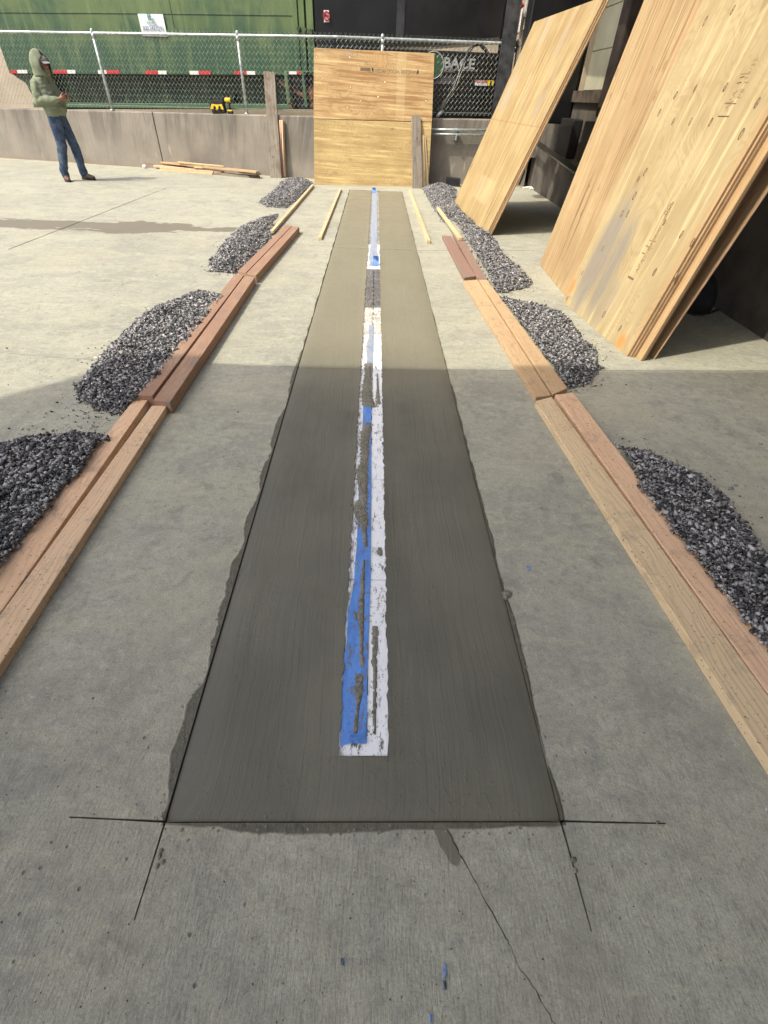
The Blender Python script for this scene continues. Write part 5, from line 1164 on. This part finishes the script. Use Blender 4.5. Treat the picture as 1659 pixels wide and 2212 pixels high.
for X in (440, 630):
    mb = MB(); mb.tube([wp(X - 15, 690, -.012) + Vector((0, 0, dz_)), wp(X, 530, -.014) + Vector((0, 0, dz_)), wp(X + 35, 560, -.014) + Vector((0, 0, dz_)), wp(X + 25, 690, -.012) + Vector((0, 0, dz_))], .012, 6); obj('strap', mb, M_nyl, bg_)
mb = MB(); mb.tube([wp(840, 470, .04) + Vector((0, 0, dz_)), wp(900, 330, .03) + Vector((0, 0, dz_)), wp(790, 270, .03) + Vector((0, 0, dz_)), wp(700, 350, .04) + Vector((0, 0, dz_))], .009, 6); obj('handle', mb, M_nyl, bg_)
dr = empty('cordless_drill', wp(1070, 790, .04), 'yellow and black cordless drill standing on its battery next to the tool bag', 'drill')
c = wp(1075, 785, .05); zt2 = walltop(c.x) + .001; t_ = WL.t; n_ = WL.n
def dq(u, v, z): return Vector((c.x, c.y, zt2)) + t_ * u * .78 + n_ * v * .8 + Vector((0, 0, z * .9))
def dbox(u0, u1, v0, v1, z0, z1): return MB().hexa([dq(u0, v0, z0), dq(u1, v0, z0), dq(u1, v1, z0), dq(u0, v1, z0)], [dq(u0, v0, z1), dq(u1, v0, z1), dq(u1, v1, z1), dq(u0, v1, z1)])
obj('battery', dbox(-.07, .06, -.04, .04, .0, .045), M_nyl, dr, bevel=.006); obj('battery_top', dbox(-.066, .056, -.036, .036, .0455, .07), M_yel, dr, bevel=.006)
mb = MB(); mb.tube([dq(-.005, 0, .068), dq(-.01, 0, .13), dq(-.02, 0, .20)], [.021, .020, .025], 12); obj('grip', mb, M_nyl, dr, smooth=True)
mb = MB(); mb.tube([dq(-.105, 0, .235), dq(-.09, 0, .236), dq(.03, 0, .238), dq(.05, 0, .238)], [.028, .038, .038, .030], 14); obj('motor_housing', mb, M_yel, dr, smooth=True)
mb = MB(); mb.tube([dq(.05, 0, .238), dq(.075, 0, .238), dq(.10, 0, .238)], [.026, .022, .012], 12); obj('chuck', mb, M_blacks, dr, smooth=True)
mb = MB(); mb.tube([dq(.02, -.01, .19), dq(.028, -.01, .165)], .009, 8); obj('trigger', mb, M_blacks, dr)
# ------------------------------------------------------------------ litter
def scrap_tape(px, sz, mat, label, rot=0.0):
    c = G(*px); mb = MB(); rows = []
    for i in range(5):
        for j in range(4):
            u = (i / 4 - .5) * sz[0] * .7; v = (j / 3 - .5) * sz[1] * .75; u += .2 * sz[0] * mnoise.noise(Vector((i * .9, j * 1.3, px[0]))); v += .2 * sz[1] * mnoise.noise(Vector((j * .9, i * 1.3, px[0] + 5)))
            rows.append(Vector((c.x + u * math.cos(rot) - v * math.sin(rot), c.y + u * math.sin(rot) + v * math.cos(rot), .002 + abs(.010 * mnoise.noise(Vector((i * .8, j * .8, px[1])))))))
    mb.add(rows, [(i * 4 + j, (i + 1) * 4 + j, (i + 1) * 4 + j + 1, i * 4 + j + 1) for i in range(4) for j in range(3)]); tag(obj('tape_scrap', mb, mat, smooth=True), label, 'tape scrap', 'scraps of blue tape on the old concrete')
M_tl = flat('pale_tape', (.20, .30, .48), .5); M_td = flat('dirty_tape', (.09, .13, .19), .5)
scrap_tape((1142, 1228), (.022, .030), M_tl, 'small blue tape scrap lying right of the fresh strip')
scrap_tape((960, 2098), (.012, .03), M_tl, 'pale blue tape scrap near the bottom of the photo beside the crack', -.2)
scrap_tape((960, 2128), (.010, .018), M_td, 'darker crumpled tape scrap touching the pale blue one below the strip')
scrap_tape((740, 2078), (.010, .014), M_td, 'dark blue tape crumb in the foreground left of the pale scraps')
scrap_tape((930, 2200), (.013, .014), M_tl, 'blue tape scrap cut by the bottom edge of the photo')
scrap_tape((1580, 1055), (.02, .03), M_td, 'dark blue tape crumb beyond the boards on the right')
mb = MB()
for k in range(6):
    c = G(random.uniform(1118, 1168), random.uniform(399, 409), .01); l = random.uniform(.08, .28); a_ = random.uniform(-.6, .6)
    mb.tube([c, c + Vector((math.cos(a_) * l * .5, math.sin(a_) * l * .5, .03)), c + Vector((math.cos(a_) * l, math.sin(a_) * l, .0))], .014, 5)
tag(obj('plastic_litter', mb, M_white, smooth=True), 'crumpled white plastic strips on the ground behind the far leaning stack', 'litter')
lf = G(300, 1360 * .0 + 909); mb = MB(); mb.add([lf + Vector((-.012, -.02, .003)), lf + Vector((.016, -.012, .006)), lf + Vector((.014, .02, .004)), lf + Vector((-.008, .012, .007))], [(0, 1, 2, 3)]); tag(obj('dry_leaf', mb, flat('leaf_yellow', (.38, .38, .12), .7)), 'small yellow leaf lying in the shade between the two near left heaps', 'leaf')
c = G(1492, 672); bm = bmesh.new(); bmesh.ops.create_icosphere(bm, subdivisions=3, radius=.16)
for v in bm.verts: v.co *= 1 + .25 * mnoise.noise(v.co * 7); v.co.z = max(0, v.co.z * 1.2 + .14)
me = bpy.data.meshes.new('black_bundle'); bm.to_mesh(me); bm.free(); me.materials.append(M_nyl); me.transform(Matrix.Translation(c))
tag(link('black_bundle', me), 'black lumpy bundle on the floor behind the near plywood stack', 'bundle')
mb = MB(); mb.tube([G(x, y, .012) for x, y in ((1478, 672), (1500, 680), (1530, 677), (1552, 668))], .01, 6); tag(obj('power_cord', mb, M_rubber, smooth=True), 'black cord lying on the floor beside the black bundle', 'cord')
# ------------------------------------------------------------------ the man
def person():
    ft1, ft2 = G(147, 391), G(187, 388); base = (ft1 + ft2) / 2; YAW = R_(-12)
    M = Matrix.Translation(base) @ Matrix.Rotation(YAW, 4, 'Z')
    root = empty('person', base, 'man in a pale green hoodie and blue jeans looking down at his phone', 'person', None, YAW)
    Mi = (Matrix.Rotation(-YAW, 4, 'Z'))
    f1 = Mi @ (ft1 - base); f2 = Mi @ (ft2 - base)    # right and left foot in his own frame
    LN = .0                                         # forward lean of the upper body
    def capsule(bm, a, b, ra, rb, n=14, sx_=1.0):
        a, b = Vector(a), Vector(b); d = (b - a); L = d.length; d.normalize()
        x = Vector((0, 0, 1)) if abs(d.z) < .9 else Vector((1, 0, 0)); x = (x - d * x.dot(d)).normalized(); y = d.cross(x); rows = []
        prof = [(-ra * math.cos(t), ra * math.sin(t)) for t in np.linspace(.15, math.pi / 2, 5)] + [(L * k, ra + (rb - ra) * k) for k in (.33, .66)] + [(L + rb * math.cos(t), rb * math.sin(t)) for t in np.linspace(math.pi / 2, .15, 5)]
        for h_, r_ in prof: rows.append([bm.verts.new(a + d * h_ + (x * math.cos(2 * math.pi * j / n) + y * math.sin(2 * math.pi * j / n)) * r_) for j in range(n)])
        for r1, r2 in zip(rows, rows[1:]):
            for j in range(n): bm.faces.new((r1[j], r1[(j + 1) % n], r2[(j + 1) % n], r2[j]))
        bm.faces.new(rows[0][::-1]); bm.faces.new(rows[-1])
    def rings(bm, rs, n=22, p=2.3):
        rows = []
        for (z, cx, cy, rx, ry) in rs:
            row = []
            for j in range(n):
                t = 2 * math.pi * j / n; c_, s_ = math.cos(t), math.sin(t)
                row.append(bm.verts.new((cx + rx * math.copysign(abs(c_) ** (2 / p), c_), cy + ry * math.copysign(abs(s_) ** (2 / p), s_), z)))
            rows.append(row)
        for r1, r2 in zip(rows, rows[1:]):
            for j in range(n): bm.faces.new((r1[j], r1[(j + 1) % n], r2[(j + 1) % n], r2[j]))
        bm.faces.new(rows[0][::-1]); bm.faces.new(rows[-1])
    def finish(bm, name, mat, parent, vox=.011, fold=None, sm=3):
        bmesh.ops.recalc_face_normals(bm, faces=bm.faces); me = bpy.data.meshes.new(name); bm.to_mesh(me); bm.free()
        o = bpy.data.objects.new(name, me); COL.objects.link(o)
        r_ = o.modifiers.new('r', 'REMESH'); r_.mode = 'VOXEL'; r_.voxel_size = vox; s_ = o.modifiers.new('s', 'SMOOTH'); s_.iterations = sm; s_.factor = .5
        dg = bpy.context.evaluated_depsgraph_get(); m2 = bpy.data.meshes.new_from_object(o.evaluated_get(dg)); bpy.data.objects.remove(o, do_unlink=True)
        if fold:
            vs = [v.co.copy() for v in m2.vertices]; ns = [v.normal.copy() for v in m2.vertices]
            for v, c_, n_ in zip(m2.vertices, vs, ns): v.co = c_ + n_ * fold(c_)
        m2.materials.clear(); m2.materials.append(mat); m2.polygons.foreach_set('use_smooth', [True] * len(m2.polygons)); m2.name = name
        o = bpy.data.objects.new(name, m2); COL.objects.link(o); o.parent = parent; return o
    shR, shL = Vector((LN - .08, -.150, 1.355)), Vector((LN - .06, .145, 1.355))
    elR, elL = Vector((LN - .05, -.255, 1.13)), Vector((LN + .03, .22, 1.14))
    wrR, wrL = Vector((.235, -.115, 1.165)), Vector((.255, .07, 1.18))
    hd = Vector((LN + .04, 0, 1.60))
    hipR, hipL = Vector((.01, -.085, .90)), Vector((.0, .085, .90))
    anR, anL = Vector((f1.x - .02, f1.y, .10)), Vector((f2.x - .02, f2.y, .10))
    knR, knL = hipR.lerp(anR, .5) + Vector((.05, .0, .0)), hipL.lerp(anL, .5) + Vector((.045, .0, .0))
    # body: one continuous mesh
    bm = bmesh.new()
    rings(bm, [(.86, .0, 0, .09, .14), (.95, 0, 0, .10, .15), (1.1, -.005, 0, .10, .14), (1.3, -.05, 0, .09, .15), (1.40, -.05, 0, .07, .13), (1.46, -.02, 0, .045, .07)])
    capsule(bm, (-.02, 0, 1.44), (LN + .03, 0, 1.53), .052, .05)
    capsule(bm, hd + Vector((-.015, 0, .03)), hd + Vector((.015, 0, -.03)), .085, .07)
    capsule(bm, hd + Vector((.055, 0, -.045)), hd + Vector((.06, 0, -.075)), .04, .035)       # jaw
    capsule(bm, hd + Vector((.075, 0, .015)), hd + Vector((.098, 0, -.022)), .012, .014, 8)    # nose
    for s in (-1, 1): capsule(bm, hd + Vector((0, s * .078, -.0)), hd + Vector((-.005, s * .08, -.03)), .016, .012, 8)
    for a, b, c_ in ((shR, elR, wrR), (shL, elL, wrL)): capsule(bm, a, b, .045, .038); capsule(bm, b, c_, .038, .027)
    for a, b, c_ in ((hipR, knR, anR), (hipL, knL, anL)): capsule(bm, a, b, .078, .052); capsule(bm, b, c_, .052, .038); capsule(bm, c_ + Vector((-.01, 0, -.05)), c_ + (Vector((.10, -.08, -.06)) if c_ is anR else Vector((.13, 0, -.06))), .033, .028)
    for wr, s, tgt in ((wrR, -1, Vector((.325, -.03, 1.20))), (wrL, 1, Vector((.335, .015, 1.21)))):
        d = (tgt - wr).normalized(); pm = wr + d * .075; capsule(bm, wr, pm, .027, .032)
        sd = d.cross(Vector((0, 0, 1))).normalized()
        for i in range(4):
            k0 = pm + Vector((0, 0, .028 - i * .0185)) + d * .012; L_f = (.036, .042, .040, .030)[i]
            k1 = k0 + d * L_f; k2 = k1 + (d * .35 - sd * s * .9 * -1).normalized() * L_f * .7 * 1; k1b = k1
            capsule(bm, k0, k1b, .0085, .008, 8); capsule(bm, k1b, k1b + (Vector((0, -s * 1.0, .1)) + d * .3).normalized() * L_f * .75, .008, .007, 8)
        capsule(bm, pm + Vector((0, 0, .02)) - d * .03, pm + Vector((0, 0, .05)) + d * .01, .012, .010, 8); capsule(bm, pm + Vector((0, 0, .05)) + d * .01, pm + Vector((0, -s * .012, .062)) + d * .035, .010, .008, 8)
    skin = plain('skin', (.27, .125, .08), .55, 0, .1, 18, .2)
    body = finish(bm, 'body', skin, root, .0058, None, 2)
    # eyes, mouth, beard
    m_eye = flat('eye_dark', (.03, .02, .02), .3)
    for s in (-1, 1):
        bm = bmesh.new(); bmesh.ops.create_uvsphere(bm, u_segments=8, v_segments=6, radius=.010); bmesh.ops.translate(bm, verts=bm.verts, vec=hd + Vector((.073, s * .03, .018))); me = bpy.data.meshes.new('eye'); bm.to_mesh(me); bm.free(); me.materials.append(m_eye); o = bpy.data.objects.new('eye', me); COL.objects.link(o); o.parent = root
    bm = bmesh.new(); capsule(bm, hd + Vector((.086, -.02, -.052)), hd + Vector((.086, .02, -.052)), .006, .006, 8); me = bpy.data.meshes.new('mouth'); bm.to_mesh(me); bm.free(); me.materials.append(flat('lip', (.25, .09, .07), .5)); o = bpy.data.objects.new('mouth', me); COL.objects.link(o); o.parent = root
    # hoodie
    def fold_h(c_):
        a = 1.0
        return .012 * mnoise.noise(Vector((c_.x * 6, c_.y * 6, c_.z * 11 + c_.x * 8))) + .010 * mnoise.noise(Vector((c_.x * 16 + 3, c_.y * 16, c_.z * 26))) * a
    bm = bmesh.new()
    rings(bm, [(.93, .01, 0, .118, .168), (.955, .01, 0, .122, .172), (.975, .012, 0, .140, .190), (1.05, .02, 0, .165, .205), (1.18, -.02, 0, .175, .208), (1.30, -.06, 0, .165, .208), (1.38, -.065, 0, .145, .185), (1.43, -.045, 0, .130, .150), (1.46, -.025, 0, .120, .128), (1.48, -.005, 0, .115, .118), (1.54, .01, 0, .105, .105)])
    for a, b, c_ in ((shR, elR, wrR), (shL, elL, wrL)):
        capsule(bm, a + Vector((0, 0, -.01)), b, .085, .070); capsule(bm, b, b.lerp(c_, .86), .070, .050)
        capsule(bm, b.lerp(c_, .86), b.lerp(c_, .97), .037, .036)
    capsule(bm, (.06, -.10, 1.03), (.06, .10, 1.03), .085, .085)
    hoodie_m = Mat('green_fleece'); p = hoodie_m.pos(); MH = hoodie_m.fin(hoodie_m.mix(hoodie_m.ss(hoodie_m.noise(p, 9, 5), .35, .7), (.23, .255, .175), (.155, .175, .12)), .95, hoodie_m.bump(hoodie_m.noise(p, 60, 5), .5, .006), spec=.15)
    hoodie = finish(bm, 'hoodie', MH, root, .010, fold_h, 3)
    # hood: shell around the head with a face opening
    bm = bmesh.new(); nU, nV = 28, 18; cH = hd + Vector((-.025, 0, .0)); rows = []
    for i in range(nV + 1):
        th = math.pi * .02 + (math.pi * .76) * i / nV; row = []
        for j in range(nU + 1):
            pw = np.interp(th / math.pi, (0, .28, .40, .56, .80), (.99, .93, .73, .71, .86)); ph = -math.pi * pw + 2 * math.pi * pw * j / nU      # 0 = backwards
            sn_ = math.sin(th) if th < math.pi / 2 else max(math.sin(th), .93); x = -math.cos(ph) * sn_; y = math.sin(ph) * sn_; z = math.cos(th)
            rx = .145 if x < 0 else .130; zt = .155 if z > 0 else .19
            pt = cH + Vector((x * rx, y * (.138 + .0 * (z < 0)), z * zt)); 
            if z > 0: pt += Vector((-.025 * z * z, 0, .028 * z ** 3))
            pt += Vector((1, 1, 1)) * .012 * mnoise.noise(pt * 11); row.append(bm.verts.new(pt))
        rows.append(row)
    for r1, r2 in zip(rows, rows[1:]):
        for j in range(nU): bm.faces.new((r1[j], r1[j + 1], r2[j + 1], r2[j]))
    me = bpy.data.meshes.new('hood'); bm.to_mesh(me); bm.free(); me.materials.append(MH); me.polygons.foreach_set('use_smooth', [True] * len(me.polygons))
    o = bpy.data.objects.new('hood', me); COL.objects.link(o); o.parent = hoodie; sd_ = o.modifiers.new('thick', 'SOLIDIFY'); sd_.thickness = .014; sd_.offset = 1
    mb = MB(); mb.tube([(.140, 0, .95), (.190, 0, 1.05), (.158, 0, 1.2), (.108, 0, 1.34), (.10, 0, 1.46)], .0045, 6); o = bpy.data.objects.new('zipper', mesh_of('zipper', mb, M_inkf)); COL.objects.link(o); o.parent = hoodie
    for s in (-1, 1):
        mb = MB(); mb.tube([(LN + .10, s * .035, 1.46), (LN + .14, s * .045, 1.40), (LN + .145, s * .04, 1.31)], .0035, 6); o = bpy.data.objects.new('drawstring', mesh_of('drawstring', mb, MH)); COL.objects.link(o); o.parent = hoodie
    # cap
    bm = bmesh.new(); cc = hd + Vector((.0, 0, .045)); rings(bm, [(cc.z - .005, cc.x, 0, .100, .088), (cc.z + .03, cc.x, 0, .098, .086), (cc.z + .06, cc.x - .005, 0, .078, .070), (cc.z + .078, cc.x - .01, 0, .03, .03)], 20, 2)
    MC = plain('grey_cap', (.30, .30, .285), .85, 0, .1, 20, .3); cap = finish(bm, 'cap', MC, root, .007, None, 2)
    bm = bmesh.new(); n = 12; rows = []
    for k in range(2):
        rows.append([bm.verts.new((cc.x + .075 + k * .095 * math.cos(t) ** .6, .078 * math.sin(t) * (1 if k == 0 else .9), cc.z + .002 - k * .028 - .012 * abs(math.sin(t)))) for t in np.linspace(-1.45, 1.45, n)])
    for j in range(n - 1): bm.faces.new((rows[0][j], rows[0][j + 1], rows[1][j + 1], rows[1][j]))
    me = bpy.data.meshes.new('brim'); bm.to_mesh(me); bm.free(); me.materials.append(MC); o = bpy.data.objects.new('brim', me); COL.objects.link(o); o.parent = cap; o.modifiers.new('t', 'SOLIDIFY').thickness = .006
    # jeans
    def fold_j(c_):
        low = max(0, 1 - c_.z / .45); kn = math.exp(-((c_.z - .5) / .12) ** 2)
        return (.006 + .014 * low + .008 * kn) * mnoise.noise(Vector((c_.x * 9, c_.y * 9, c_.z * (9 + 12 * low) + c_.x * 9 + c_.y * 6))) + .005 * mnoise.noise(Vector((c_.x * 14, c_.y * 14, c_.z * 30 + c_.x * 12)))
    bm = bmesh.new(); rings(bm, [(.80, .0, 0, .10, .13), (.85, .0, 0, .120, .165), (.92, .0, 0, .122, .168), (.985, .005, 0, .115, .158)])
    for a, b, c_ in ((hipR, knR, anR), (hipL, knL, anL)):
        capsule(bm, a + Vector((0, 0, -.03)), b, .104, .080); capsule(bm, b, c_ + Vector((0, 0, .05)), .080, .066); capsule(bm, c_ + Vector((0, 0, .05)), c_ + Vector((.012, 0, -.015)), .070, .068)
    jm = Mat('blue_denim'); p = jm.pos(); MJ = jm.fin(jm.mix(jm.ss(jm.noise(p, 8, 5, .6), .35, .68), (.032, .052, .095), (.095, .13, .185)), .9, jm.bump(jm.noise(p, 45, 5), .6, .006), spec=.2)
    jeans = finish(bm, 'jeans', MJ, root, .010, fold_j, 3)
    # boots
    MBt = plain('brown_leather', (.12, .065, .042), .5, 0, .2, 18, .3)
    for an, ya_ in ((anR, R_(-38)), (anL, R_(4))):
        bm = bmesh.new(); fw_ = Vector((math.cos(ya_), math.sin(ya_), 0)); c_ = Vector((an.x, an.y, 0))
        capsule(bm, c_ + Vector((0, 0, .13)), c_ + Vector((0, 0, .06)), .046, .044); capsule(bm, c_ + fw_ * -.02 + Vector((0, 0, .045)), c_ + fw_ * .10 + Vector((0, 0, .05)), .044, .046); capsule(bm, c_ + fw_ * .10 + Vector((0, 0, .045)), c_ + fw_ * .175 + Vector((0, 0, .038)), .047, .036)
        for v in bm.verts: v.co.z = max(v.co.z, .018)
        bt = finish(bm, 'boot', MBt, root, .008, None, 2)
        bm = bmesh.new(); ring = []; sd = Vector((-fw_.y, fw_.x, 0))
        for t in np.linspace(0, 2 * math.pi, 20)[:-1]: ring.append(c_ + fw_ * (.072 + .145 * math.cos(t)) + sd * (.050 * math.sin(t) * (1 + .08 * math.cos(t))))
        b_ = [bm.verts.new(p) for p in ring]; t2 = [bm.verts.new(p + Vector((0, 0, .024))) for p in ring]; bm.faces.new(b_[::-1]); bm.faces.new(t2)
        for j in range(len(ring)): bm.faces.new((b_[j], b_[(j + 1) % len(ring)], t2[(j + 1) % len(ring)], t2[j]))
        me = bpy.data.meshes.new('sole'); bm.to_mesh(me); bm.free(); me.materials.append(M_rubber); o = bpy.data.objects.new('sole', me); COL.objects.link(o); o.parent = bt
    # phone held in the hands
    mb = MB(); mb.box(-.036, .036, -.004, .004, -.072, .072); ph = mesh_of('phone', mb, flat('phone_black', (.012, .012, .014), .15))
    o = bpy.data.objects.new('phone', ph); COL.objects.link(o)
    o.matrix_world = M @ Matrix.Translation((.365, -.005, 1.225)) @ Matrix.Rotation(R_(90), 4, 'Z') @ Matrix.Rotation(R_(50), 4, 'X')
    bv_ = o.modifiers.new('b', 'BEVEL'); bv_.width = .004; bv_.segments = 2
    tag(o, "black phone held in both hands of the man in the hoodie", 'phone')
person()
